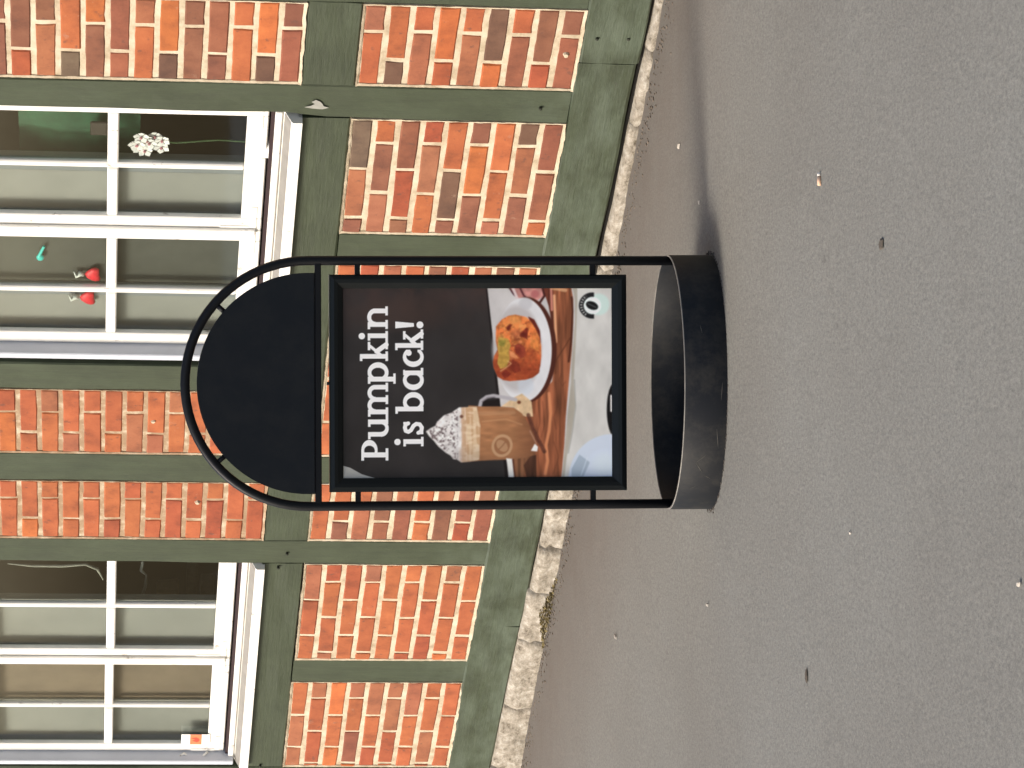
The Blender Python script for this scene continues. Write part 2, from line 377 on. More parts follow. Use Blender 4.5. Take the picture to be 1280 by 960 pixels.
def mortar_panel(x0, x1, z0, z1, mat, rim=True, seed=0):
    """the lime mortar bed of one infill panel, with a ragged lip over the timber"""
    bm = bmesh.new(); st = 0.012
    nx, nz_ = max(2, int((x1 - x0) / st)), max(2, int((z1 - z0) / st)); g = []
    for i in range(nx + 1):
        col = []
        for j in range(nz_ + 1):
            x = x0 + (x1 - x0) * i / nx; z = z0 + (z1 - z0) * j / nz_
            col.append(bm.verts.new((x, 0.0036 + 0.0014 * noise.noise(Vector((x * 30, z * 30, seed))), hz(z))))
        g.append(col)
    for i in range(nx):
        for j in range(nz_): bm.faces.new((g[i][j], g[i + 1][j], g[i + 1][j + 1], g[i][j + 1]))
    rnd = random.Random(seed)
    def lip(p, q, nrm, wdt, over):
        L = (Vector(q) - Vector(p)).length; n = max(4, int(L / 0.010)); prev = None
        for i in range(n + 1):
            t = i / n; c = Vector(p).lerp(Vector(q), t); nn = noise.noise(Vector((t * L * 22, seed * 1.3, nrm[0] * 3 + nrm[1])))
            n2 = noise.noise(Vector((t * L * 70, seed * 1.3, 5)))
            o_ = over * (0.55 + 1.5 * nn) + 0.0018 * n2; inn = wdt * (1 + 0.5 * noise.noise(Vector((t * L * 35, seed, 9))))
            a = c + Vector(nrm) * o_; b_ = c - Vector(nrm) * inn; yy = -0.0035
            ring = [bm.verts.new((a.x, 0.012, hz(a.y))), bm.verts.new((a.x, yy + 0.0015, hz(a.y))), bm.verts.new((b_.x, 0.0005, hz(b_.y))), bm.verts.new((b_.x, 0.012, hz(b_.y)))]
            if prev:
                for k in range(3): bm.faces.new((prev[k], prev[k + 1], ring[k + 1], ring[k]))
            prev = ring
    if rim:
        lip((x0, z0), (x1, z0), (0, -1), 0.006, 0.0025)      # bottom
        lip((x0, z1), (x1, z1), (0, 1), 0.005, 0.0015)
        lip((x1, z0), (x1, z1), (1, 0), 0.006, 0.0015)       # right
        lip((x0 + 0.004, z0), (x0 + 0.004, z1), (-1, 0), 0.007, 0.0)
    me_o = bm_obj('brick_panel', bm, mat, house)
    return me_o

SD = [100]
def panel(x0, x1, z0, z1, n, joints_odd, joints_even, cols, mat, first='odd', zt=None, stuff_above=None, pitch=None):
    """courses counted from the top; joints = centres of the upright joints; cols = one string of tones per course, right to left"""
    p = mortar_panel(x0, x1, z0, z1, mat, True, SD[0]); SD[0] += 1
    pitch = pitch or (z1 - z0) / n; J = 0.0125; zt = zt if zt is not None else z1
    for c in range(n):
        zc = zt - pitch * (c + 0.5)
        js = joints_odd if (c % 2 == 0) == (first == 'odd') else joints_even
        edges = [x1 - 0.004] + [j for j in sorted(js, reverse=True) if x0 + 0.02 < j < x1 - 0.02] + [x0 + 0.008]
        row = cols[c] if c < len(cols) else ''
        for k in range(len(edges) - 1):
            b1 = edges[k] - (J / 2 if k else 0.004); b0 = edges[k + 1] + (J / 2 if k + 1 < len(edges) - 1 else 0.001)
            dj = random.Random(SD[0] * 7 + c * 31 + k).uniform(-.002, .002)
            key = row[k] if k < len(row) else random.Random(c * 17 + k + SD[0]).choice('oorosb')
            SD[0] += 1
            brick_at(p, b0 + dj, b1 + dj * 0.5, zc, key, SD[0])
    return p

panel(1.432, 1.776, -0.001, 0.598, 9, [1.663], [1.545],
      ['po', 'od', 'os', 'br', 'os', 'db', 'om', 'nr', 'nm'], M_MORT)
panel(0.758, 1.290, -0.001, 0.600, 9, [1.064, 0.834], [1.181, 0.952],
      ['gsn', 'onp', 'mrn', 'rpo', 'odn', 'nbn', 'oop', 'dsn', 'mmo'], M_MORT)
panel(-0.426, 0.612, -0.002, 0.600, 9, [0.49, 0.25, 0.01, -0.23], [0.375, 0.135, -0.105, -0.345],
      ['ooro', 'rosor', 'smoor', 'orson', 'nsosor', 'roobs', 'soror', 'nosro', 'smroo'], M_MORT)
panel(-0.936, -0.584, -0.002, 0.600, 9, [-0.70], [-0.815],
      ['oo', 'on', 'os', 'nm', 'sm', 'oo', 'sn', 'mr', 'nm'], M_MORT)
panel(-1.727, -1.081, -0.002, 0.602, 9, [-1.318, -1.556], [-1.199, -1.434, -1.673],
      ['soo', 'roos', 'roo', 'pooo', 'ooo', 'ooor', 'orr', 'soob', 'ooo'], M_MORT)
panel(-2.515, -1.880, -0.004, 0.606, 9, [-2.127, -2.363], [-2.000, -2.245, -2.488],
      ['osss', 'soro', 'bob', 'som', 'soro', 'ssro', 'soo', 'ooss', 'ooo'], M_MORT)
# upper panels: bricks in view one by one, those above the picture's edge joined
def upper_rest(x0, x1, z0, n, jo, je, mat, pitch):
    bm = bmesh.new()
    for c in range(n):
        zc = z0 + pitch * (c + .5); js = jo if c % 2 else je
        e = [x0 + .008] + [j for j in sorted(js) if x0 + .02 < j < x1 - .02] + [x1 - .004]
        for k in range(len(e) - 1):
            add_box(bm, e[k] + .006, e[k + 1] - .006, 0.004, 0.04, hz(zc - .0272), hz(zc + .0272), 0.002)
    o = bm_obj('upper_bricks', bm, M_BRICK, house, kind='stuff'); o.color = (0.46, 0.14, 0.055, 1); return o
P13 = 0.0656
panel(1.432, 1.776, 0.749, TOP, 13, [1.664], [1.552],
      ['nn', 'nr', 'ns', 'og', 'bn', 'ms', 'so', 'bd', 'nn', 'mn', 'oo', 'bd', 'nm'], M_MORT, zt=0.749 + P13 * 13, pitch=P13)
upper_rest(1.432, 1.776, 0.749 + P13 * 13, 7, [1.664], [1.552], M_MORT, P13)
panel(-0.426, -0.066, 0.7475, TOP, 13, [-0.193], [-0.308],
      ['rb', 'oo', 'so', 'os', 'oo', 'oo', 'os', 'os', 'so', 'oo', 'ro', 'oo', 'ro'], M_MORT_D, zt=0.7475 + P13 * 13 + .003, pitch=P13)
upper_rest(-0.426, -0.066, 0.7505 + P13 * 13, 7, [-0.193], [-0.308], M_MORT_D, P13)
PG = 0.0661
panel(-0.936, -0.584, 0.7475, TOP, 13, [-0.691], [-0.813],
      ['oo', 'ob', 'oo', 'oo', 'oo', 'or', 'ro', 'or', 'or', 'ro', 'or', 'oo', 'or'], M_MORT_D, zt=0.7475 + PG * 13, pitch=PG)
upper_rest(-0.936, -0.584, 0.7475 + PG * 13, 7, [-0.691], [-0.813], M_MORT_D, PG)
for (a, b_, z0, z1) in [(LEFT, -2.6615, 0, 0.6), (LEFT, -2.6615, 0.748, TOP), (1.93, RIGHT, 0, 0.6), (1.93, RIGHT, 0.748, TOP)]:
    mortar_panel(a, b_, z0, z1, M_MORT, False, SD[0]); SD[0] += 1
    n = int((z1 - z0) / 0.0665)
    upper_rest(a, b_, z0, n, [a + .12 + .24 * k for k in range(4)], [a + .24 * k for k in range(4)], M_MORT, (z1 - z0) / n)

# white fixing buttons / lime splashes on three bricks
for s, z, r in ((1.589, 0.036, 0.011), (-0.235, 1.120, 0.009), (-0.705, 0.970, 0.010)):
    bm = bmesh.new(); pts = []
    for k in range(12):
        a = k * math.pi / 6; rr = r * random.uniform(.75, 1.15)
        pts.append((rr * 1.15 * math.cos(a), rr * math.sin(a)))
    c0 = bm.verts.new((s, -0.0055, hz(z))); A = [bm.verts.new((s + x * .6, -0.005, hz(z + y * .6))) for x, y in pts]; B = [bm.verts.new((s + x, 0.004, hz(z + y))) for x, y in pts]
    for k in range(12):
        bm.faces.new((c0, A[k], A[(k + 1) % 12])); bm.faces.new((A[k], B[k], B[(k + 1) % 12], A[(k + 1) % 12]))
    bm_obj('lime_spot', bm, M_MORT, house)
# patch of bare wood on the post by the window
bm = bmesh.new(); cx, cz = 1.352, 0.722
pts = [(.035, .006), (.02, .012), (.006, .007), (-.006, .012), (-.018, .022), (-.026, .010), (-.030, -.004), (-.018, -.014), (-.008, -.006), (.008, -.004), (.022, -.001)]
bm.faces.new([bm.verts.new((cx + x * .62, -0.0045, hz(cz + z * 1.9 - .03))) for x, z in pts])
bm_obj('bare_wood_patch', bm, plain('bare_wood', (0.27, 0.27, 0.24), 0.8), house)

# ------------------------------------------------------------------ windows
M_COOL = plain('bluish_white_frame_paint', (0.52, 0.545, 0.60), 0.5, 0.05, 8)
M_GREY = plain('grey_screen', (0.300, 0.290, 0.272), 0.7, 0.10, 3.5)
M_GREYBAR = plain('grey_inner_bar_paint', (0.34, 0.325, 0.29), 0.6, 0.08, 10)
M_REFL = plain('bluish_reflection', (0.24, 0.25, 0.265), 0.6, 0.06, 5)
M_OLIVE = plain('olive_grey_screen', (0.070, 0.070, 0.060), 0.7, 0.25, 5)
M_BROWN = plain('brown_board', (0.205, 0.150, 0.108), 0.7, 0.18, 5)
WT = 2.10
def window(x0, x1, z0, screens, cas):
    """white casement window: fixed frame, two casements each with a sash, one upright and two level glazing bars, six panes"""
    root = bpy.data.objects.new('window', None); COL.objects.link(root); root.parent = house
    def wb(name, a, b_, ya, yb, za, zb_, mat, par=root, bev=0.003): return hbox(name, a, b_, ya, yb, za, zb_, mat, par, bev)
    bm = bmesh.new()
    for (a, b_, za, zb_) in ((x0, x0 + 0.028, z0 + .048, WT), (x1 - 0.004, x1 + .04, z0 + .062, WT), (x0 + .029, x1 - .005, WT - .05, WT)):
        add_box(bm, a, b_, -0.002 if a == x0 else 0.02, 0.10, hz(za), hz(zb_), 0.003)
    bm_obj('frame', bm, M_COOL, root)
    return root, wb

def casement(root, a, b_, zb_, zt, y, bars_z, ub, screens, ws=0.052):
    """a..b: outer edges of one casement; ub: centre of the upright glazing bar"""
    bm = bmesh.new()
    st = ws
    for (p, q, r, s) in ((a, a + st, zb_, zt), (b_ - st, b_, zb_, zt), (a + st, b_ - st, zb_, zb_ + 0.060), (a + st, b_ - st, zt - .06, zt)):
        add_box(bm, p, q, y, y + 0.019, hz(r), hz(s), 0.003)
        # putty bevel line
    sash = bm_obj('sash', bm, M_WHITE, root)
    bm = bmesh.new(); add_box(bm, ub - .0120, ub + .0110, y + .003, y + 0.021, hz(zb_ + .0605), hz(zt - .0605), 0.004)
    bm_obj('glazing_bar', bm, M_WHITE, root)
    zs = [zb_ + .060] + bars_z + [zt - .06]
    for z in bars_z:
        for (p, q) in ((a + st + .0005, ub - .013), (ub + .013, b_ - st - .0005)):
            bm = bmesh.new(); add_box(bm, p, q, y + .001, y + 0.021, hz(z - .0155), hz(z + .0155), 0.004)
            bm_obj('glazing_bar', bm, M_WHITE, root)
    for i in range(len(zs) - 1):
        for (p, q) in ((a + st - .004, ub - .008), (ub + .008, b_ - st + .004)):
            bm = bmesh.new(); add_box(bm, p, q, y + 0.013, y + 0.016, hz(zs[i] + (.010 if i else -.004)), hz(zs[i + 1] - (.010 if i < 2 else -.004)))
            bm_obj('pane', bm, M_GLASS, root)
    # what closes the room off behind the panes
    bm = bmesh.new(); add_box(bm, ub - .046, ub - .014, y + .036, y + .062, hz(zb_ + .01), hz(zt - .01), .002); bm_obj('inner_bar', bm, M_GREYBAR, root)
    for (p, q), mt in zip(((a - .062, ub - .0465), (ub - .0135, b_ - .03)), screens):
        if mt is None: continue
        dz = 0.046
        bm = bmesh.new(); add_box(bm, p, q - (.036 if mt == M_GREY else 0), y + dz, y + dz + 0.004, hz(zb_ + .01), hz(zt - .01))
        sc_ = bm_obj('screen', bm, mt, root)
        if mt == M_GREY:      # bluish strip: the glazing bar's reflection put into colour, thin gap beside it
            bm = bmesh.new(); add_box(bm, q - .030, q, y + dz - .004, y + dz + 0.004, hz(zb_ + .01), hz(zt - .01)); bm_obj('reflection_strip', bm, M_REFL, sc_)
    # corner irons
    for (hx, sx) in ((a + .012, 1), (b_ - .012, -1)):
        bm = bmesh.new()
        add_box(bm, min(hx, hx + sx * .10), max(hx, hx + sx * .10), y - .0025, y + .001, hz(zb_ + .016), hz(zb_ + .034))
        add_box(bm, hx - .009, hx + .009, y - .0026, y + .001, hz(zb_ + .0345), hz(zb_ + .12))
        bm_obj('corner_iron', bm, M_WHITE, root)

Y_S = 0.040        # sash face set back from the timber
kk = Y_S / (5.98 + Y_S)
def back(s, dy=Y_S):           # sash-plane coordinate seen at wall-plane coordinate s
    k = dy / (5.98 + dy); return (s - 8.737 * k) / (1 - k)

def sill(root, x0, x1, z):
    bm = bmesh.new()
    # sloping board: nose and grey weathered top
    prof = [(-0.020, z - .006), (-0.020, z + .020), (-0.015, z + .0245), (0.030, z + .046), (0.10, z + .046), (0.10, z - .006)]
    A = [bm.verts.new((x0, y, hz(q))) for y, q in prof]; B = [bm.verts.new((x1, y, hz(q))) for y, q in prof]
    for k in range(len(prof)): bm.faces.new((A[k], A[(k + 1) % 6], B[(k + 1) % 6], B[k]))
    bm.faces.new(A); bm.faces.new(B[::-1]); s = bm_obj('sill', bm, M_WHITE, root)
    bm = bmesh.new(); P = [(-0.0145, z + .0256), (0.0178, z + .0420)]
    f = [bm.verts.new((x, y, hz(q))) for x in (x0 + .004, x1 - .004) for y, q in P]; bm.faces.new((f[0], f[1], f[3], f[2]))
    bm_obj('sill_top', bm, M_GREYW, s)
    bm = bmesh.new(); add_box(bm, x0 + .003, x1 - .003, 0.018, 0.06, hz(z + .047), hz(z + .067), .003); bm_obj('frame_bottom', bm, M_WHITE, root)
    bm = bmesh.new(); add_box(bm, x0 + .03, x1 - .006, 0.030, 0.09, hz(z + .0672), hz(z + .0775)); bm_obj('rebate_gap', bm, M_RED_GAP, root)

def closing(root, x0, x1, z, side):
    pass
# window behind the sign (right-hand one)
Z0 = 0.742
rootA, wb = window(0.100, 1.306, Z0, None, None)
m1 = back(0.765); l1 = 0.1295
casement(rootA, m1 + .0015, 1.294, Z0 + .083, WT - .05, Y_S, [1.255, 1.660], back(1.052), (M_GREY, None), ws=0.055)
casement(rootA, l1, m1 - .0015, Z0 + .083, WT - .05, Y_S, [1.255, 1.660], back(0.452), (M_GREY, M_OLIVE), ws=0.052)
sill(rootA, 0.100, 1.2885, Z0)
hbox('cover_strip', m1 - .013, m1 + .013, Y_S - .012, Y_S - .0005, Z0 + .10, WT - .06, M_WHITE, rootA, .003)
# window at the far left
rootB, wb = window(-2.497, -1.085, Z0, None, None)
m2 = back(-1.713); l2 = -2.4675
casement(rootB, m2 + .0015, -1.070, Z0 + .083, WT - .05, Y_S, [1.242, 1.655], back(-1.372), (M_GREY, None), ws=0.055)
casement(rootB, l2, m2 - .0015, Z0 + .083, WT - .05, Y_S, [1.245, 1.655], back(-2.066), (M_GREY, M_BROWN), ws=0.052)
sill(rootB, -2.498, -1.088, Z0)
hbox('cover_strip', m2 - .013, m2 + .013, Y_S - .012, Y_S - .0005, Z0 + .10, WT - .06, M_WHITE, rootB, .003)
# dark gaps between window frame and post
for a, b_, r_ in ((0.0725, 0.0995, rootA), (-2.5215, -2.4975, rootB)):
    hbox('frame_gap', a, b_, 0.035, 0.11, Z0, WT, M_DARK, r_)
# window hook on the far casement
bm = bmesh.new(); hx = back(-2.40); add_tube(bm, [(hx + .02, Y_S - .012, hz(.885)), (hx - .004, Y_S - .02, hz(.905)), (hx - .01, Y_S - .02, hz(.95)), (hx + .012, Y_S - .012, hz(.97)), (hx - .002, Y_S - .022, hz(.99))], .0045, 8)
bm_obj('window_hook', bm, M_WHITE, rootB, smooth=True)

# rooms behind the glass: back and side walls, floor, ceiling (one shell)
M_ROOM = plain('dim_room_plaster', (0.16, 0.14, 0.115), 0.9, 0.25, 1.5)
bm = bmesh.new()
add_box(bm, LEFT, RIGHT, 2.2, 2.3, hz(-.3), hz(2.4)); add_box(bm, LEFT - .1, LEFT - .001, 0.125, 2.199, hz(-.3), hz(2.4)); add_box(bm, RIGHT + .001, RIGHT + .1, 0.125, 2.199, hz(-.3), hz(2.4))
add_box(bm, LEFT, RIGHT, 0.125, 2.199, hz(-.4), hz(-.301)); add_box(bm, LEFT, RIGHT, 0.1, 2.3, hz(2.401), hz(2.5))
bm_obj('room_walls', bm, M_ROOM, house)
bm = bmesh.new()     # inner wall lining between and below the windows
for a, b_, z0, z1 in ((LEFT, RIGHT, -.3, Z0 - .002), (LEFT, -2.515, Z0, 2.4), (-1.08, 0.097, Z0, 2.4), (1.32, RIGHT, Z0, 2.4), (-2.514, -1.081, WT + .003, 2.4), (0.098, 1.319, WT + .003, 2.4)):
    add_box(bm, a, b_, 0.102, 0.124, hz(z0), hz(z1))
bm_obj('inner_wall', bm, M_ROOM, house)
# roof overhang, far above the picture
bm = bmesh.new(); add_box(bm, LEFT - .2, RIGHT + .2, -0.25, 2.5, hz(2.55), hz(2.65)); bm_obj('eaves', bm, M_TIMBER, house)

# ------------------------------------------------------------------ things in the windows (placed in the house's frame)
HM = Matrix.Translation((0, D, 0)) @ Matrix.Rotation(-TH, 4, 'Z')
def hloc(s, y, z): return (HM @ Vector((s, y, hz(z))))
def place(o, s, y, z): o.location = hloc(s, y, z); o.rotation_euler = (0, 0, -TH); return o
def through(s, dy):    # where a thing dy behind the wall face stands that is seen at s
    return back(s, dy)
def poly_plate(pts, y0, y1, bm):
    A = [bm.verts.new((x, y0, z)) for x, z in pts]; B = [bm.verts.new((x, y1, z)) for x, z in pts]
    bm.faces.new(A); bm.faces.new(B[::-1])
    for k in range(len(pts)): bm.faces.new((A[k], A[(k + 1) % len(pts)], B[(k + 1) % len(pts)], B[k]))

# white orchid
orc = thing('potted_orchid', 'white blossoms with pink centres seen through the upper right pane of the near window', 'flowers')
place(orc, through(1.160, .068), .068, 0.86)
M_PET = plain('white_petals', (0.88, 0.84, 0.83), 0.6, 0.03); M_PINK = plain('pink_petal_centre', (0.5, 0.22, 0.24), 0.6)
M_STEM = plain('green_stem', (0.05, 0.10, 0.03), 0.6)
rnd = random.Random(5)
for k in range(11):
    cx, cz, cy = -.035 + .007 * k, 0.300 + rnd.uniform(-.042, .036), rnd.uniform(-.006, .006)
    bm = bmesh.new()
    for p in range(5):
        a = p * 2 * math.pi / 5 + k; ex, ez = math.cos(a), math.sin(a)
        c = bm.verts.new((cx, cy, cz)); r = .024
        b1 = bm.verts.new((cx + r * .8 * math.cos(a - .55), cy - .004, cz + r * .8 * math.sin(a - .55)))
        b2 = bm.verts.new((cx + r * ex, cy - .007, cz + r * ez)); b3 = bm.verts.new((cx + r * .8 * math.cos(a + .55), cy - .004, cz + r * .8 * math.sin(a + .55)))
        bm.faces.new((c, b1, b2, b3))
    bl = bm_obj('blossom', bm, M_PET, orc)
    bm = bmesh.new(); bmesh.ops.create_icosphere(bm, subdivisions=1, radius=.005, matrix=Matrix.Translation((cx, cy - .006, cz))); bm_obj('blossom_centre', bm, M_PINK, bl)
bm = bmesh.new(); add_tube(bm, [(0, 0.01, -.05), (.01, .01, .1), (-.005, .008, .22), (.01, .005, .3)], .003, 8); bm_obj('stem', bm, M_STEM, orc)
bm = bmesh.new(); add_tube(bm, [(0, 0.01, -.11), (0, .01, -.02)], [.035, .045], 16); bm_obj('pot', bm, plain('white_pot', (0.6, 0.6, 0.58), .4), orc, smooth=True)

# green jersey or bag hanging inside
gr = thing('green_shirt_display', 'dark green cloth with a white edge hanging inside the near window', 'cloth')
place(gr, through(1.23, .125), .125, 1.2)
bm = bmesh.new(); n = 14; g = []
for i in range(n + 1):
    g.append([bm.verts.new((-.30 + .56 * i / n, .02 * math.sin(i * 1.3) + .01 * math.cos(j), -.02 + .34 * j / 6)) for j in range(7)])
for i in range(n):
    for j in range(6): bm.faces.new((g[i][j], g[i + 1][j], g[i + 1][j + 1], g[i][j + 1]))
bm_obj('cloth', bm, plain('green_cloth', (0.022, 0.085, 0.042), 0.8, .55, 9), gr, smooth=True)
bm = bmesh.new(); add_box(bm, -.135, -.100, -.03, -.022, .265, .312, .004); bm_obj('white_label', bm, plain('off_white', (0.24, 0.23, 0.215), .7), gr)
bm = bmesh.new(); add_box(bm, .02, .08, -.05, -.044, .07, .12, .004); bm_obj('brown_print', bm, plain('brown_print', (0.045, 0.032, 0.024), .7), gr)

# hanging ornaments
M_RED = plain('red_felt', (0.75, 0.02, 0.04), 0.5, .2, 60); M_CY = plain('turquoise_glass', (0.05, 0.62, 0.55), 0.3); M_WHT = plain('white_ribbon', (0.7, 0.7, 0.66), .6)
def ornament(s, z, lab, heart=True):
    t = thing('hanging_ornament', lab, 'ornament', group='ornaments in the near window')
    place(t, through(s, .072), .072, z)
    bm = bmesh.new()
    bmesh.ops.create_icosphere(bm, subdivisions=2, radius=.027, matrix=Matrix.Translation((0, 0, 0)) @ Matrix.Diagonal((1.25, .35, .8, 1)))
    for v in bm.verts: v.co.x += 0.15 * v.co.z; v.co.z += .006 * math.cos(v.co.x * 90)
    bm_obj('heart', bm, M_RED, t, smooth=True)
    bm = bmesh.new(); add_tube(bm, [(0, 0, .030), (.005, 0, .041), (-.012, 0, .052), (.012, 0, .058)], [.007, .009, .006, .003], 8); bm_obj('ribbon', bm, M_WHT, t, smooth=True)
ornament(0.535, 1.307, 'red heart with white ribbon hanging beside the upright glazing bar, the right one of two')
ornament(0.418, 1.322, 'red heart with white ribbon hanging in the grey pane, the left one of two')
t = thing('hanging_pendant', 'small turquoise glass drop on a thread inside the near window', 'ornament'); place(t, through(.615, .072), .072, 1.464)
bm = bmesh.new(); bmesh.ops.create_icosphere(bm, subdivisions=2, radius=.013, matrix=Matrix.Diagonal((1.2, .5, .9, 1))); bm_obj('drop', bm, M_CY, t, smooth=True)
bm = bmesh.new(); add_tube(bm, [(.008, 0, .003), (.055, 0, -.012)], [.005, .004], 8); bm_obj('thread', bm, M_CY, t)

# sticker on the far pane
st = thing('fire_safety_sticker', 'small white and orange sticker at the lower left corner of the far left window', 'sticker')
place(st, through(-2.306, .036), .036, 0.930)
M_STW = plain('sticker_white', (0.85, 0.84, 0.82), .5, .02); M_STO = plain('sticker_orange', (0.75, 0.20, 0.08), .5, .05); M_STR = plain('sticker_red', (0.6, 0.06, 0.03), .5, .05)
bm = bmesh.new(); add_box(bm, -.037, .037, 0, .0006, -.052, .052); bm_obj('sheet', bm, M_STW, st)
bm = bmesh.new(); add_box(bm, -.037, .037, -.0006, -.0001, -.022, .020); bm_obj('orange_band', bm, M_STO, st)
bm = bmesh.new(); poly_plate([(-.02, -.005), (-.008, .012), (0, .0), (.010, .016), (.016, -.003), (.004, -.014), (-.010, -.014)], -.0012, -.0007, bm); bm_obj('flame_mark', bm, M_STR, st)

# things on the ledge of the far window
for s, z0, z1, hw, y, lab, nm, col in ((-1.235, 0.875, 0.925, .05, .42, 'beige box on the ledge inside the far left window, nearest its lower corner', 'storage_box', (0.36, 0.27, 0.20)),
                                       (-1.16, 0.935, 0.975, .09, .46, 'upright tan board behind the upper right pane of the far left window', 'wooden_board', (0.26, 0.20, 0.13)),
                                       (-1.27, 1.00, 1.08, .055, .44, 'brown paper bag standing inside the far left window', 'paper_bag', (0.33, 0.22, 0.12))):
    bm = bmesh.new(); sx = through(s, y); add_box(bm, -hw, hw, -.03, .03, 0, z1 - z0, .006)
    if nm == 'paper_bag':
        for v in bm.verts: v.co.x *= 1 - .35 * v.co.z / (z1 - z0)
    o = bm_obj(nm, bm, plain(nm + '_paint', col, .8, .2, 20)); tag(o, lab, nm.split('_')[-1]); place(o, sx, y, z0)
bm = bmesh.new(); add_tube(bm, [(.13, 0, .002), (.07, 0, .006), (.04, 0, -.012), (-.04, .0, -.01), (-.12, 0, .006)], [.005, .006, .003, .006, .004], 8)
o = bm_obj('curtain_cord', bm, plain('pale_cord', (0.42, 0.42, 0.38), .7), smooth=True); tag(o, 'pale twisted cord stretched inside the far left window', 'cord'); place(o, through(-1.20, .2), .2, 1.135)
bm = bmesh.new(); add_tube(bm, [(0, 0, .30), (-.012, 0, .22), (-.012, 0, .12), (.0, 0, .04), (-.03, 0, .0), (-.10, 0, -.02)], [.002, .005, .006, .005, .006, .002], 8)
o = bm_obj('cable', bm, plain('grey_cable', (0.30, 0.29, 0.25), .7), smooth=True); tag(o, 'loose grey cable hanging beside the post inside the far left window', 'cable'); place(o, through(-1.095, .10), .10, 1.29)

# ------------------------------------------------------------------ the pavement sign
SX, SY = 0.0120, 8.3
sign = thing('pavement_sign', 'black round-topped pavement sign with a pumpkin drinks poster on an oval base', 'sign',
             (SX, SY, gz(SX, SY) + 0.0005), (0, -0.0185, 0))
R_T = 0.0115; HW = 0.2965; ZA = 0.981
# hoop
bm = bmesh.new(); pts = [(-HW, 0, 0.012), (-HW, 0, .3), (-HW, 0, .6), (-HW, 0, ZA)]
for k in range(1, 40):
    a = math.pi - math.pi * k / 40; pts.append((HW * math.cos(a), 0, ZA + HW * math.sin(a)))
pts += [(HW, 0, ZA), (HW, 0, .6), (HW, 0, .3), (HW, 0, 0.012)]
add_tube(bm, pts, R_T, 18); bm_obj('hoop', bm, M_BLACK, sign, smooth=True)
# half-round header plate
bm = bmesh.new(); rr = 0.2665; pts = [(-rr, .966)]
for k in range(0, 61):
    a = math.pi - math.pi * k / 60; pts.append((rr * math.cos(a), .983 + rr * math.sin(a)))
pts.append((rr, .966)); poly_plate(pts, -0.010, 0.010, bm)
bmesh.ops.bevel(bm, geom=[e for e in bm.edges if abs(e.verts[0].co.y - e.verts[1].co.y) < 1e-6], offset=.002, segments=2, affect='EDGES')
bm_obj('header_plate', bm, black_metal('matt_black_board', (0.0028, 0.0050, 0.0085), 0.5, 0.05), sign)
box('cross_bar', -HW + .004, HW - .004, -.009, .009, .950, .9655, M_BLACK, sign, .002)
for a in (math.radians(49), math.radians(131)):
    bm = bmesh.new(); add_tube(bm, [(.260 * math.cos(a), 0, .983 + .260 * math.sin(a)), (.290 * math.cos(a), 0, .983 + .290 * math.sin(a))], .0062, 10); bm_obj('spacer', bm, M_BLACK, sign, smooth=True)
for sx in (-1, 1):
    for z in (.862, .289):
        a, b_ = sorted((sx * .259, sx * .290)); box('side_bracket', a, b_, -.007, .007, z - .0065, z + .0065, M_BLACK, sign, .0015)
# snap frame: four mitred profiles with a raised rounded moulding
FX, FZ0, FZ1 = 0.2625, 0.207, 0.931; IX, IZ0, IZ1 = 0.229, 0.243, 0.898
prof = [(0, .012), (0, -.010), (.10, -.0155), (.35, -.018), (.60, -.0165), (.82, -.0125), (.93, -.0105), (1.0, -.0085), (1.0, .012)]
def frame_side(p0, p1, q0, q1):     # outer corners p, inner corners q
    bm = bmesh.new(); A = []; B = []
    for t, y in prof:
        A.append(bm.verts.new((p0[0] + (q0[0] - p0[0]) * t, y, p0[1] + (q0[1] - p0[1]) * t)))
        B.append(bm.verts.new((p1[0] + (q1[0] - p1[0]) * t, y, p1[1] + (q1[1] - p1[1]) * t)))
    n = len(prof)
    for k in range(n): bm.faces.new((A[k], A[(k + 1) % n], B[(k + 1) % n], B[k]))
    bm.faces.new(A[::-1]); bm.faces.new(B); bm_obj('frame_profile', bm, M_FRAME, sign)
O4 = [(-FX, FZ0), (FX, FZ0), (FX, FZ1), (-FX, FZ1)]; I4 = [(-IX, IZ0), (IX, IZ0), (IX, IZ1), (-IX, IZ1)]
for k in range(4): frame_side(O4[k], O4[(k + 1) % 4], I4[k], I4[(k + 1) % 4])
box('back_panel', -FX + .004, FX - .004, -.004, .0145, FZ0 + .004, FZ1 - .004, M_BLACK, sign)
bm = bmesh.new(); add_tube(bm, [(.0, -.004, FZ1 - .001), (0, -.004, FZ1 + .006)], .004, 8); bm_obj('latch_pin', bm, M_BLACK, sign)
# oval base: an open band of sheet steel with a floor plate
A_, B_, HB = 0.3105, 0.262, 0.1045; n = 96; bm = bmesh.new(); t_ = 0.004; rings = []
for k in range(n):
    a = 2 * math.pi * k / n; c, s = math.cos(a), math.sin(a); r = []
    for (d, z) in ((0, 0.0), (0, HB - .001), (-.001, HB), (-t_ + .001, HB), (-t_, HB - .001), (-t_, 0.006)):
        r.append(bm.verts.new(((A_ + d) * c, (B_ + d) * s, z)))
    rings.append(r)
for k in range(n):
    a, b_ = rings[k], rings[(k + 1) % n]
    for j in range(5): bm.faces.new((a[j], b_[j], b_[j + 1], a[j + 1]))
band = bm_obj('base_band', bm, M_BLACKD, sign, smooth=True)
bm = bmesh.new(); r1 = [bm.verts.new(((A_ - .002) * math.cos(2 * math.pi * k / n), (B_ - .002) * math.sin(2 * math.pi * k / n), 0.007)) for k in range(n)]
bm.faces.new(r1); bm_obj('base_floor', bm, M_BLACKD, sign)
bm = bmesh.new(); rim = []                                             # lit steel edge on top of the band, its brightness put into a pale colour
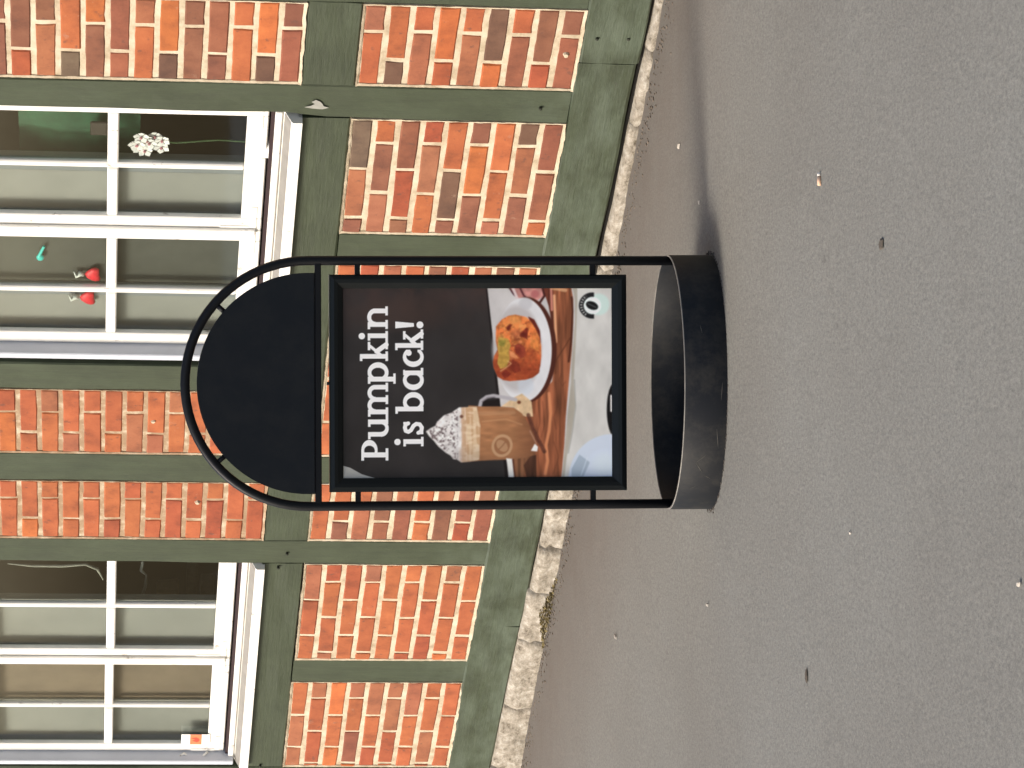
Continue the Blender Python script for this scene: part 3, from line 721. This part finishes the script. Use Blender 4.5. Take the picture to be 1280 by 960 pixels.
for k in range(n):
    a = 2 * math.pi * k / n; c, s = math.cos(a), math.sin(a)
    rim.append([bm.verts.new(((A_ + d) * c, (B_ + d) * s, HB + z)) for d, z in ((-.0002, -.0008), (-.0006, .0011), (-t_ + .0006, .0011), (-t_ + .0002, -.0008))])
for k in range(n):
    for j in range(3): bm.faces.new((rim[k][j], rim[(k + 1) % n][j], rim[(k + 1) % n][j + 1], rim[k][j + 1]))
bm_obj('lit_edge', bm, plain('lit_steel_edge', (0.22, 0.21, 0.19), .45, .3, 30), sign)

# scuffs scraped into the band
M_SCUFF = plain('scraped_steel', (0.045, 0.043, 0.038), .6, .4, 60)
for a0, z0, a1, z1 in ((226, .052, 232, .070), (232, .070, 236, .048), (222, .030, 224, .044), (240, .020, 249, .026), (292, .060, 296, .064), (215, .074, 217, .060), (262, .018, 270, .015)):
    bm = bmesh.new(); prev = None
    for k in range(7):
        a = math.radians(a0 + (a1 - a0) * k / 6); z = z0 + (z1 - z0) * k / 6; q = .0009 * math.sin(math.pi * (k + .4) / 6.8)
        r = [bm.verts.new(((A_ + .0006) * math.cos(a), (B_ + .0006) * math.sin(a), z + t)) for t in (-q, q)]
        if prev: bm.faces.new((prev[0], r[0], r[1], prev[1]))
        prev = r
    bm_obj('scuff', bm, M_SCUFF, band)

# ------------------------------------------------------------------ the poster: printed picture, drawn on a fine grid
PX0, PX1, PZ0, PZ1 = -0.2295, 0.2295, 0.2425, 0.8985
NXp, NZp = 440, 630
def draw(X, Y):
    """print colours (sRGB 0..255) at print coordinates X (down the sheet, 427..763) and Y (right to left, 362..600)"""
    img = np.zeros(X.shape + (3,)); rs = np.random.RandomState(3)
    def vn(sx, sy, seed, oct_=3):
        out = np.zeros(X.shape); amp = 1; tot = 0
        for o in range(oct_):
            r = np.random.RandomState(seed + o); G = r.rand(260, 260)
            u = (X / sx * 2 ** o) % 250; v = (Y / sy * 2 ** o) % 250
            i = u.astype(int); j = v.astype(int); fu = u - i; fv = v - j; fu = fu * fu * (3 - 2 * fu); fv = fv * fv * (3 - 2 * fv)
            out += amp * (G[i, j] * (1 - fu) * (1 - fv) + G[i + 1, j] * fu * (1 - fv) + G[i, j + 1] * (1 - fu) * fv + G[i + 1, j + 1] * fu * fv); tot += amp; amp *= .5
        return out / tot
    def fill(mask, c, nz=None, amt=0):
        c = np.array(c, float)
        v = np.broadcast_to(c, img.shape) if nz is None else c[None, None, :] * (1 + amt * (nz[..., None] - .5) * 2)
        m = np.clip(mask, 0, 1)[..., None] if mask.dtype != bool else mask.astype(float)[..., None]
        img[:] = img * (1 - m) + v * m
    def poly(pts):
        m = np.zeros(X.shape, bool); n = len(pts)
        for i in range(n):
            x1, y1 = pts[i]; x2, y2 = pts[(i + 1) % n]
            if y1 == y2: continue
            c = ((Y >= min(y1, y2)) & (Y < max(y1, y2))) & (X > (x1 + (Y - y1) * (x2 - x1) / (y2 - y1))); m ^= c
        return m
    def ell(cx, cy, rx, ry, rot=0):
        c, s = math.cos(rot), math.sin(rot); u = (X - cx) * c + (Y - cy) * s; v = -(X - cx) * s + (Y - cy) * c
        return (u / rx) ** 2 + (v / ry) ** 2
    def soft(e, k=.15): return np.clip((1 - e) / k, 0, 1)
    def line(pts, w):
        d = np.full(X.shape, 1e9)
        for (x1, y1), (x2, y2) in zip(pts, pts[1:]):
            L = (x2 - x1) ** 2 + (y2 - y1) ** 2; t = np.clip(((X - x1) * (x2 - x1) + (Y - y1) * (y2 - y1)) / L, 0, 1)
            d = np.minimum(d, np.hypot(X - x1 - t * (x2 - x1), Y - y1 - t * (y2 - y1)))
        return np.clip(w / 2 + .4 - d, 0, 1)
    cl = vn(30, 40, 1); fill(np.ones(X.shape, bool), (58, 55, 55), cl, .14)
    fill(np.clip((430 - Y) / 60, 0, 1) * .5 * vn(18, 25, 7), (100, 72, 64))
    fill(soft(ell(500, 395, 70, 26), .9) * .35, (92, 70, 62))
    fill(poly([(426, 584), (436, 587), (450, 595), (470, 601), (426, 602)]), (176, 176, 172))
    # table top, cloth, board
    fill(poly([(607, 360), (611, 400), (618, 480), (627, 540), (633, 602), (770, 602), (770, 360)]), (207, 204, 203), vn(14, 20, 12), .06)
    fill(poly([(605, 360), (607, 360), (633, 602), (629, 602)]), (38, 32, 32))
    wood = poly([(676, 360), (684, 385), (690, 420), (693, 450), (688, 480), (672, 496), (655, 505), (652, 525), (640, 560), (638, 578), (641, 602), (699, 602), (703, 560), (705, 525), (709, 480), (713, 440), (715, 405), (715, 376), (712, 360)])
    gr = vn(3.2, 46, 20, 4); fill(wood, (158, 100, 72), gr, .42)
    fill(wood & poly([(676, 360), (690, 360), (690, 378), (694, 440), (688, 470), (690, 420), (684, 385)]), (104, 58, 45), gr, .3)
    fill(line([(691, 372), (692, 400), (693, 430)], 3.6) * .9, (236, 182, 142)); fill(line([(687, 362), (688, 390)], 3.2), (205, 140, 125))
    fill(line([(688, 362), (705, 365)], 5) * .8, (226, 180, 140))
    fill(line([(713, 374), (714, 392), (712, 430), (709, 455)], 2.6), (86, 48, 36)); fill(line([(711, 425), (703, 438), (694, 452), (692, 470)], 1.6) * .8, (96, 56, 38))
    fill(line([(684, 495), (686, 520), (684, 542), (680, 560), (682, 580), (679, 596)], 4.2) * .85, (222, 152, 110))
    for pts in ([(692, 480), (695, 510), (690, 525), (693, 540)], [(670, 505), (673, 530), (669, 545)], [(663, 500), (666, 520)], [(700, 470), (697, 478), (701, 486), (705, 480)], [(690, 556), (696, 575), (689, 596)], [(676, 505), (678, 535), (674, 550)]):
        fill(line(pts, 1.2) * .45, (98, 58, 42))
    fill(poly([(638, 576), (641, 602), (652, 602), (654, 585), (668, 570), (660, 566)]), (138, 98, 72), gr, .3)
    fill(poly([(652, 585), (656, 602), (668, 602), (668, 572), (660, 574)]), (92, 62, 48), gr, .4)
    cloth = poly([(714, 360), (717, 378), (717, 405), (714, 440), (711, 480), (707, 525), (704, 560), (700, 602), (770, 602), (770, 360)])
    fill(cloth, (212, 211, 207), vn(16, 30, 40, 4), .08)
    fill(cloth & poly([(714, 360), (720, 360), (720, 380), (718, 430), (715, 480), (717, 510), (712, 545), (706, 575), (703, 602), (698, 602), (712, 480)]), (184, 178, 166), vn(8, 20, 41), .06)
    fill(line([(716, 478), (717.5, 512), (713, 545), (708, 570)], 1.6) * .6, (150, 150, 145))
    # fabric and hand behind the plate
    fill(poly([(634, 360), (638, 368), (652, 385), (656, 386), (662, 376), (670, 378), (678, 372), (676, 360)]), (200, 145, 138), vn(7, 9, 50), .2)
    fill(line([(634, 361), (640, 370), (650, 380), (656, 386)], 2) , (72, 40, 48)); fill(line([(648, 362), (653, 372), (660, 378)], 2.4), (96, 52, 60))
    fill(line([(639, 362), (644, 374), (651, 384)], 3.6), (222, 206, 206)); fill(line([(676, 361), (679, 372), (672, 382)], 3), (80, 42, 38))
    fill(soft(ell(667, 370, 6, 6), .6) * .8, (184, 112, 112))
    # plate
    fill(soft(ell(656, 440, 38, 67), .03), (88, 48, 38)); fill(soft(ell(652, 440, 36, 66), .03) , (226, 226, 228), vn(9, 12, 60), .03)
    fill(soft(ell(644, 438, 33, 58), .25), (196, 192, 192)); fill(soft(ell(655, 382, 10, 9), .6) * .8, (200, 199, 202)); fill(soft(ell(655, 485, 12, 14), .6) * .6, (206, 214, 224))
    fill(poly([(658, 398), (666, 402), (673, 416), (674, 430), (672, 470), (670, 440), (664, 412)]), (110, 48, 38))
    # muffin
    def P(l): return [(600 + a / 7.111, 350 + b / 7.111) for a, b in l]
    muf = poly(P([(128, 430), (180, 368), (240, 335), (300, 325), (400, 348), (440, 390), (480, 450), (515, 530), (530, 600), (530, 700), (522, 780), (505, 850), (455, 888), (390, 908), (250, 920), (190, 910), (140, 880), (105, 800), (98, 750), (112, 690), (140, 640), (125, 560)]))
    fill(muf, (214, 126, 74), vn(9, 10, 70, 5), .46); fill(muf * (vn(2.4, 2.8, 77, 2) > .66) * .5, (236, 176, 112)); fill(muf * (vn(2.6, 3, 87, 2) < .30) * .5, (120, 56, 40)); fill(muf * soft(1 / np.maximum(ell(645, 437, 30, 42), 1e-3), .45) * .45, (130, 60, 42))
    low = np.clip((Y - 432) / 26, 0, 1) * .75; fill(muf * low, (160, 74, 48), vn(4, 5, 75), .25)
    fill(muf * soft(ell(640, 405, 13, 12), .9) * .6, (222, 152, 92)); fill(muf * soft(ell(643, 420, 9, 8), .9) * .55, (212, 128, 90))
    for pts, c in (([(210, 440), (250, 408), (275, 415), (235, 470)], (122, 52, 40)), ([(345, 490), (400, 440), (418, 450), (405, 520), (410, 550), (370, 530), (335, 520)], (124, 48, 38)),
                   ([(290, 600), (335, 580), (385, 620), (390, 690), (350, 720), (300, 660)], (146, 66, 52)), ([(170, 850), (210, 815), (262, 850), (240, 880), (200, 895)], (132, 52, 40)),
                   ([(460, 500), (505, 560), (512, 660), (470, 640), (430, 600)], (222, 140, 78)), ([(270, 720), (330, 760), (350, 830), (290, 850), (255, 800)], (138, 60, 44)),
                   ([(150, 525), (235, 540), (258, 600), (240, 650), (250, 720), (225, 790), (165, 812), (138, 760), (150, 680), (140, 620)], (190, 164, 84)),
                   ([(240, 640), (290, 670), (330, 715), (300, 720), (250, 690)], (216, 146, 100)), ([(150, 550), (215, 555), (200, 610), (150, 600)], (150, 142, 70))):
        fill(poly(P(pts)) * .85, c, vn(3, 3, 80), .2)
    for cx_, cy_, rx_, ry_, al, c in ((642, 402, 8, 6, .55, (240, 172, 104)), (628, 409, 6, 7, .5, (232, 158, 92)), (650, 412, 5, 6, .45, (238, 168, 108)), (668, 428, 4, 10, .5, (228, 146, 84)), (660, 447, 8, 9, .45, (186, 92, 56)),
                                     (634, 413, 3.2, 3.6, .8, (108, 46, 34)), (654, 421, 4.6, 3.6, .85, (112, 44, 34)), (645, 441, 6, 6, .6, (128, 52, 40)), (637, 462, 7, 6, .6, (126, 52, 38)), (655, 466, 9, 7, .5, (146, 66, 44)), (621, 470, 4, 5, .5, (140, 60, 40)),
                                     (638, 447, 4, 7, .5, (232, 160, 110)), (625, 424, 5, 6, .45, (206, 168, 92)), (648, 430, 4, 3, .5, (236, 162, 110)), (672, 405, 3, 8, .5, (150, 74, 50))):
        fill(muf * soft(ell(cx_, cy_, rx_, ry_, .3), .8) * al, c, vn(2.5, 2.5, 81, 2), .15)
    fill(line(P([(165, 830), (215, 800), (262, 762), (230, 740)]), 1.4) * .8, (228, 186, 140))
    # mug handle, milk, body
    fill(poly([(640, 500), (650, 495), (662, 505), (664, 524), (654, 524), (640, 512), (624, 511)]), (222, 194, 158), vn(5, 5, 90), .12)
    fill(soft(ell(646.5, 506, 2.6, 2.4), .5), (118, 70, 48))
    fill(poly([(600, 504), (622, 502), (622, 511), (602, 511)]), (40, 32, 32)); fill(line([(597, 512), (599, 504), (606, 499), (614, 497.5), (624, 499), (642, 502.5)], 4.6), (188, 184, 188)); fill(line([(600, 505), (607, 500), (616, 499)], 1.3) * .8, (120, 112, 118))
    body = poly([(583, 509.5), (600, 511), (620, 511), (640, 512.5), (650, 520), (655, 527), (662, 540), (668, 557), (665, 568), (655, 576), (630, 578), (600, 579), (585, 580)])
    fill(body, (176, 128, 92), vn(16, 4.5, 95), .14); fill(body * np.clip((X - 636) / 30, 0, 1) * .65, (116, 76, 56)); fill(body * np.clip((Y - 565) / 14, 0, 1) * .4, (120, 88, 68))
    fill(line([(600, 530), (630, 527), (650, 534)], 2.4) * .5, (206, 160, 120)); fill(line([(596, 520), (640, 519)], 5) * .35, (205, 165, 128))
    ring = ell(625, 560.5, 13, 14.5, .35); fill(((ring < 1) & (ring > .56)) * .75, (202, 168, 134)); fill((ring < .56) * .6, (150, 108, 80)); e2 = ell(625, 560.5, 6, 8.5, -.7); fill((e2 < 1) * .7, (196, 160, 126)); fill(line([(621, 565), (625, 561), (629, 556)], 1.4) * .8, (140, 98, 72))
    # whipped cream
    def Q(l): return [(420 + a / 6.4, 470 + b / 6.4) for a, b in l]
    cream = poly(Q([(703, 460), (740, 435), (780, 415), (788, 388), (848, 332), (905, 312), (970, 268), (1110, 265), (1140, 420), (1130, 690), (1060, 705), (985, 712), (955, 690), (920, 684), (900, 655), (860, 632), (830, 606), (800, 580), (770, 540), (730, 500)]))
    fill(cream, (226, 222, 220), vn(5, 5, 100), .10)
    fill(cream * np.clip((X - 572) / 10, 0, 1) * .85, (220, 190, 152))
    fill(cream * np.clip((X - 570) / 6, 0, 1) * (vn(3.0, 26, 150, 3) > .52) * .55, (192, 146, 108)); fill(cream * np.clip((X - 574) / 6, 0, 1) * (vn(9, 3.2, 160, 2) > .60) * .5, (240, 222, 196))
    sp_ = vn(1.9, 1.9, 110, 2); fill(cream * (X < 570) * (sp_ > .58) * (vn(7, 7, 170, 2) > .42) * .85, (112, 98, 98)); sp2 = vn(1.5, 1.5, 130, 1); fill(cream & (X > 538) & (X < 566) & (sp2 > .84), (70, 54, 54)); fill(cream * (X < 574) * (vn(3.4, 3.4, 120, 2) > .60) * .9, (244, 243, 240)); fill(cream * np.clip((Y - 556) / 18, 0, 1) * .25, (130, 120, 118))
    fill(soft(ell(574.5, 523.5, 2.6, 2.4), .5), (120, 84, 70)); fill(cream * line([(563, 520), (566, 545), (569, 560)], 3) * .6, (236, 236, 234))
    # spoon and saucer
    fill(line([(658, 522), (664, 540), (672, 556), (678, 568)], 5) * .75, (94, 58, 48), vn(4, 4, 140), .25); fill(line([(660, 542), (668, 558)], 1.4) * .8, (196, 160, 140)); fill(poly([(661, 567), (666, 558), (670, 562), (669, 568)]), (240, 238, 234))
    fill(poly([(630, 576), (638, 577), (641, 596), (641, 602), (634, 602)]), (236, 234, 228)); fill(line([(638.5, 578), (641, 600)], 2), (90, 52, 38))
    # plate edge and coffee in the bottom corner
    fill(soft(ell(766, 516, 9.5, 34), .08), (26, 24, 26)); fill(poly([(761, 497), (766, 497), (766, 520), (761, 518)]), (226, 224, 222))
    d = ell(763, 602, 55, 56); fill(soft(d, .04), (210, 220, 234)); fill(soft(ell(755, 585, 26, 22), .9) * .6, (222, 234, 250))
    fill((d < .92) & poly([(712, 590), (722, 572), (735, 582), (727, 600), (712, 600)]), (176, 190, 204)); fill(line([(724, 598), (732, 576)], 1.2) * .8, (226, 236, 246))
    # round mark with a bean in it
    fill(soft(ell(747, 383, 15, 15), .35) * .75, (206, 232, 226)); g0 = ell(739, 384.5, 17, 16.5); g1 = ell(739, 384.5, 11, 11)
    band_ = (g0 < 1) & (g1 > 1) & (X < 741); fill(band_, (38, 38, 40)); ang = np.arctan2(Y - 384.5, X - 739); rr_ = np.hypot(X - 739, Y - 384.5)
    fill(band_ & (np.abs(rr_ - 14) < 1.6) & (np.sin(ang * 26) > .1) & (np.abs(np.abs(ang) - math.pi) < 1.0), (196, 196, 194)); fill((g1 < 1), (236, 246, 244))
    bean = ell(738.5, 384.5, 8, 5, .38); fill(bean < 1, (30, 28, 30)); fill(line([(733, 382), (738, 384.2), (744, 387)], .9) * (bean < 1), (150, 160, 160))
    # ---- lettering (white, bold slab serif); letter space: u to the right, v up from the baseline
    ink = np.zeros(X.shape, bool)
    def letters(word, base, starts, k=1.0):
        nonlocal ink
        for ch, y0 in zip(word, starts):
            u = (y0 - Y) / k; v = (base - X) / k
            R = lambda a, b, c, d_: (u >= a) & (u <= b) & (v >= c) & (v <= d_)
            E = lambda cx, cy, rx, ry: ((u - cx) / rx) ** 2 + ((v - cy) / ry) ** 2
            def S(x1, y1, x2, y2, w_):
                L = (x2 - x1) ** 2 + (y2 - y1) ** 2; t = np.clip(((u - x1) * (x2 - x1) + (v - y1) * (y2 - y1)) / L, 0, 1)
                return np.hypot(u - x1 - t * (x2 - x1), v - y1 - t * (y2 - y1)) < w_ / 2
            st_ = lambda x, lo, hi: R(x, x + 5.9, lo, hi)
            if ch == 'P':
                m = R(4, 10.4, 0, 33.5) | R(0, 15.5, 0, 3.3) | R(0, 13, 30.2, 33.5) | ((E(13, 23.4, 13, 10.1) < 1) & (u > 9) & ((E(12.5, 23.4, 6.3, 6.6) > 1)))
            elif ch == 'u':
                m = st_(3, 7, 25) | R(0, 8.9, 21.8, 25) | st_(18.6, 0, 25) | R(15.4, 24.5, 21.8, 25) | R(18.6, 28.5, 0, 3.1) | ((E(13.3, 8.6, 10.4, 9.2) < 1) & (v < 9) & (E(13.8, 9.4, 4.9, 5.6) > 1))
            elif ch in 'mn':
                xs_ = [3, 18.5, 34] if ch == 'm' else [3, 20]
                m = np.zeros(u.shape, bool)
                for x_ in xs_: m |= st_(x_, 0, 18 if x_ > 3 else 25) | R(x_ - 2.8, x_ + 8.6, 0, 3.1)
                m |= R(0, 8.9, 21.8, 25)
                for a, b in zip(xs_, xs_[1:]):
                    c = (a + b + 5.9) / 2 + .6; hw = b + 5.9 - c; m |= (E(c, 16, hw, 9.6) < 1) & (v > 15.5) & (E(c - .3, 15.5, hw - 5.4, 5.2) > 1) & (u > a + 3)
            elif ch == 'p':
                m = st_(3, -9.5, 25) | R(0, 13, -9.5, -6.5) | R(0, 8.9, 21.8, 25) | ((E(14.3, 12.4, 12.8, 13) < 1) & (E(14, 12.4, 6.2, 8.3) > 1) & (u > 5))
            elif ch == 'b':
                m = st_(3, 0, 35) | R(0, 8.9, 31.8, 35) | ((E(14.3, 12.4, 12.8, 13) < 1) & (E(14, 12.4, 6.2, 8.3) > 1) & (u > 5))
            elif ch == 'a':
                m = st_(18.6, 0, 25) | R(18.6, 28, 0, 3.1) | ((E(12.6, 12.4, 12.6, 13) < 1) & (E(13.2, 12.4, 6.2, 8.3) > 1) & (u < 22)) | R(18.6, 25.5, 22.5, 25)
            elif ch == 'k':
                m = st_(3, 0, 35) | R(0, 8.9, 31.8, 35) | R(0, 12, 0, 3.1) | S(8, 9.5, 18.5, 22, 3.6) | S(12, 14, 20.5, 2.2, 6) | R(13.5, 24, 21.9, 25) | R(14.5, 26, 0, 3.1)
            elif ch == 'i':
                m = st_(3, 0, 25) | R(0, 8.9, 21.8, 25) | R(0, 12, 0, 3.1) | (E(5.6, 32.4, 4.0, 4.0) < 1)
            elif ch == 's':
                pts = [(14.6, 19), (13.2, 22.2), (9.2, 23.2), (5.2, 22), (4, 18.8), (6, 15.6), (11.5, 12.4), (14, 9), (13.4, 4.8), (9.4, 2), (4.6, 2.8), (2.8, 6.4)]
                m = R(13.4, 16.4, 17, 25) | R(1, 4, .2, 8)
                for a, b in zip(pts, pts[1:]): m |= S(*a, *b, 4.9)
            elif ch == 'c':
                m = ((E(12.4, 12.4, 12.4, 13) < 1) & (E(13.4, 12.4, 6.6, 8.6) > 1) & ~((u > 13.5) & (v > 7) & (v < 16))) | (E(17.6, 18, 3.7, 3.6) < 1); m &= u < 21.6
            elif ch == '!':
                m = (E(4.5, 4, 4.3, 4.3) < 1) | ((v > 11.5) & (v < 34.5) & (np.abs(u - 4.5) < 2.2 + (v - 11.5) * .09))
            ink |= m
    letters('Pumpkin', 483.2, [578.2, 551.2, 523.2, 482.2, 453.6, 428.0, 413.8])
    letters('is', 527.0, [560.6, 546.4]); letters('back!', 527.0, [519.6, 490.2, 461.2, 440.2, 413.0])
    fill(ink, (240, 246, 248))
    return img
xa = np.linspace(0, 1, NXp); za = np.linspace(0, 1, NZp); UU, VV = np.meshgrid(xa, za, indexing='ij')
Xp = 427.0 + 336.2 * VV; Yp = 600.2 - 237.6 * UU - 0.0
acc = np.zeros(UU.shape + (3,)); ss = 3
for i in range(ss):
    for j in range(ss):
        dx = ((i + .5) / ss - .5) * 336.2 / NZp * 1.2; dy = ((j + .5) / ss - .5) * 237.6 / NXp * 1.2
        acc += draw(Xp + dx, Yp + dy) / 255
acc /= ss * ss
acc = np.clip(acc, 0, 1)
for _ in range(2):                       # the picture part of the print is a photograph: slightly soft
    pad = np.pad(acc, ((1, 1), (1, 1), (0, 0)), 'edge'); blur = sum(pad[a:a + NXp, b:b + NZp] for a in range(3) for b in range(3)) / 9
    msk = (Xp > 529.5)[..., None]; acc = np.where(msk, blur, acc)
lincol = np.where(acc <= .04045, acc / 12.92, ((acc + .055) / 1.055) ** 2.4)
PRINT_GAIN = 1.10
co = np.zeros((NXp, NZp, 3)); co[..., 0] = PX0 + (PX1 - PX0) * UU; co[..., 1] = -0.0060; co[..., 2] = PZ1 - (PZ1 - PZ0) * VV
idx = np.arange(NXp * NZp).reshape(NXp, NZp)
quads = np.stack([idx[:-1, :-1], idx[:-1, 1:], idx[1:, 1:], idx[1:, :-1]], -1).reshape(-1, 4)
me = bpy.data.meshes.new('poster'); me.vertices.add(NXp * NZp); me.vertices.foreach_set('co', co.reshape(-1))
me.loops.add(quads.size); me.loops.foreach_set('vertex_index', quads.reshape(-1).astype(np.int32))
me.polygons.add(len(quads)); me.polygons.foreach_set('loop_start', (np.arange(len(quads)) * 4).astype(np.int32)); me.polygons.foreach_set('loop_total', np.full(len(quads), 4, np.int32))
me.update(calc_edges=True)
at = me.color_attributes.new('print', 'FLOAT_COLOR', 'POINT'); rgba = np.ones((NXp * NZp, 4)); rgba[:, :3] = np.clip(lincol.reshape(-1, 3) ** 1.12 * PRINT_GAIN, 0, .92)
at.data.foreach_set('color', rgba.reshape(-1))
mp, t, n_, l_, b_ = new_mat('printed_poster'); an = n_.new('ShaderNodeAttribute'); an.attribute_name = 'print'; l_.new(an.outputs['Color'], b_.inputs['Base Color'])
b_.inputs['Roughness'].default_value = 0.28; b_.inputs['Specular IOR Level'].default_value = 0.22
wn = noise_tex(n_, l_, 5, 2, .4); bump(n_, l_, b_, wn.outputs[0], .08, .003)
put('poster', me, sign, mp)

# ------------------------------------------------------------------ small things on the street
def bit(name, x, y, pts, h, mat, label, cat, rz=0, group=None):
    bm = bmesh.new(); A = [bm.verts.new((a, b, 0.0008)) for a, b in pts]; B = [bm.verts.new((a * .7, b * .7, h)) for a, b in pts]
    bm.faces.new(B); bm.faces.new(A[::-1])
    for k in range(len(pts)): bm.faces.new((A[k], A[(k + 1) % len(pts)], B[(k + 1) % len(pts)], B[k]))
    o = bm_obj(name, bm, mat); o.location = (x, y, gz(x, y) + .0015); o.rotation_euler = (0, 0, rz); return tag(o, label, cat, group)
M_CHIP = plain('pale_grit', (0.50, 0.45, 0.38), .9); M_LEAF_SCUFF = plain('leaf_or_scuff', (0.075, 0.06, 0.045), .9)
bm = bmesh.new(); add_tube(bm, [(-.013, 0, .004), (.006, 0, .004)], .004, 10)
butt = thing('cigarette_butt', 'orange cigarette butt on the open asphalt to the right of the sign', 'litter', (0.427, 6.899, gz(.427, 6.899) + .001), (0, 0, .25))
bm_obj('filter', bm, plain('orange_filter', (0.78, 0.50, 0.33), .8), butt, smooth=True)
bm = bmesh.new(); add_tube(bm, [(.0062, 0, .004), (.013, 0, .004)], .0038, 10); bm_obj('paper', bm, plain('white_paper', (0.8, 0.74, 0.66), .8), butt, smooth=True)
bit('leaf_or_scuff', 0.272, 6.315, [(-.012, -.01), (.004, -.016), (.012, 0), (.006, .018), (-.008, .012)], .003, M_LEAF_SCUFF, 'small dark leaf on the asphalt below the sign, towards the orange butt', 'leaf', .3)
bit('leaf_or_scuff', -.60, 7.05, [(-.016, -.006), (.0, -.012), (.019, -.004), (.010, .006), (-.008, .008)], .003, M_LEAF_SCUFF, 'flat dark scuff on the asphalt far to the left of the base', 'leaf', .1)  # flat scrap standing in for dark scuff stripes on the asphalt
rnd = random.Random(9)
for x, y, r, lab in ((0.62, 8.776, .009, 'pale stone chip on the asphalt right of the base, nearest the wall'),
                     (-0.734, 9.979, .010, 'pale stone chip lying nearest the pale plinth stones'), (-.534, 8.317, .008, 'pale stone chip just clear of the lower end of the oval base'),
                     (-.303, 5.29, .007, 'white stone chip nearest the camera at the edge of the asphalt'), (.46, 8.45, .006, 'pale stone chip in the soft shadow beside the oval base'),
                     (-.28, 6.6, .005, 'tiny pale stone chip on the open asphalt in front of the base')):
    pts = [(r * rnd.uniform(.6, 1.2) * 1.3 * math.cos(k), r * rnd.uniform(.6, 1.2) * .7 * math.sin(k)) for k in (0, 1, 2, 3, 4, 5)]
    bit('stone_chip', x, y, pts, r * .6, M_CHIP, lab, 'stone', rnd.uniform(0, 3), 'pale stone chips on the street')
# grit and moss along the foot of the wall
bm = bmesh.new()
for k in range(260):
    a = rnd.uniform(0, 2 * math.pi); q = 1 + abs(rnd.gauss(0, .014)) + .004; x, y = SX + A_ * q * math.cos(a), SY + B_ * q * math.sin(a)
    bmesh.ops.create_icosphere(bm, subdivisions=1, radius=rnd.uniform(.001, .0026), matrix=Matrix.Translation((x, y, gz(x, y) + .001)) @ Matrix.Diagonal((1.3, 1, .6, 1)))
o = bm_obj('base_grit', bm, plain('dark_grit', (0.07, 0.06, 0.05), .95, .5, 60), kind='stuff'); tag(o, 'fine dark grit trapped round the oval base of the sign', 'grit')
bm = bmesh.new()
for k in range(900):
    s = rnd.uniform(-2.7, 2.1); off = -0.045 - abs(rnd.gauss(0, .055)); p = HM @ Vector((s, off, 0)); r = rnd.uniform(.0015, .0045)
    z = gz(p.x, p.y) + .001; bmesh.ops.create_icosphere(bm, subdivisions=1, radius=r, matrix=Matrix.Translation((p.x, p.y, z)) @ Matrix.Diagonal((1.2, 1, .6, 1)))
o = bm_obj('wall_foot_grit', bm, plain('grit', (0.16, 0.13, 0.10), .95, .5, 60), kind='stuff'); tag(o, 'brown grit gathered along the foot of the house wall', 'grit')
bm = bmesh.new()
for k in range(420):
    s = rnd.gauss(-1.33, .10); off = -0.035 - abs(rnd.gauss(0, .018)); p = HM @ Vector((s, off, 0)); r = rnd.uniform(.003, .008)
    z = gz(p.x, p.y) + rnd.uniform(0, .035) * max(0, 1 - abs(s + 1.33) / .2); a = rnd.uniform(0, 6.28)
    v = [bm.verts.new((p.x + r * math.cos(a + q), p.y + r * math.sin(a + q) * .6, z + r * (q > 2))) for q in (0, 2.1, 4.2)]; bm.faces.new(v)
o = bm_obj('moss', bm, plain('dry_moss', (0.16, 0.125, 0.05), .95, .4, 40), kind='stuff'); tag(o, 'olive brown moss tuft at the foot of the pale plinth stones', 'moss')
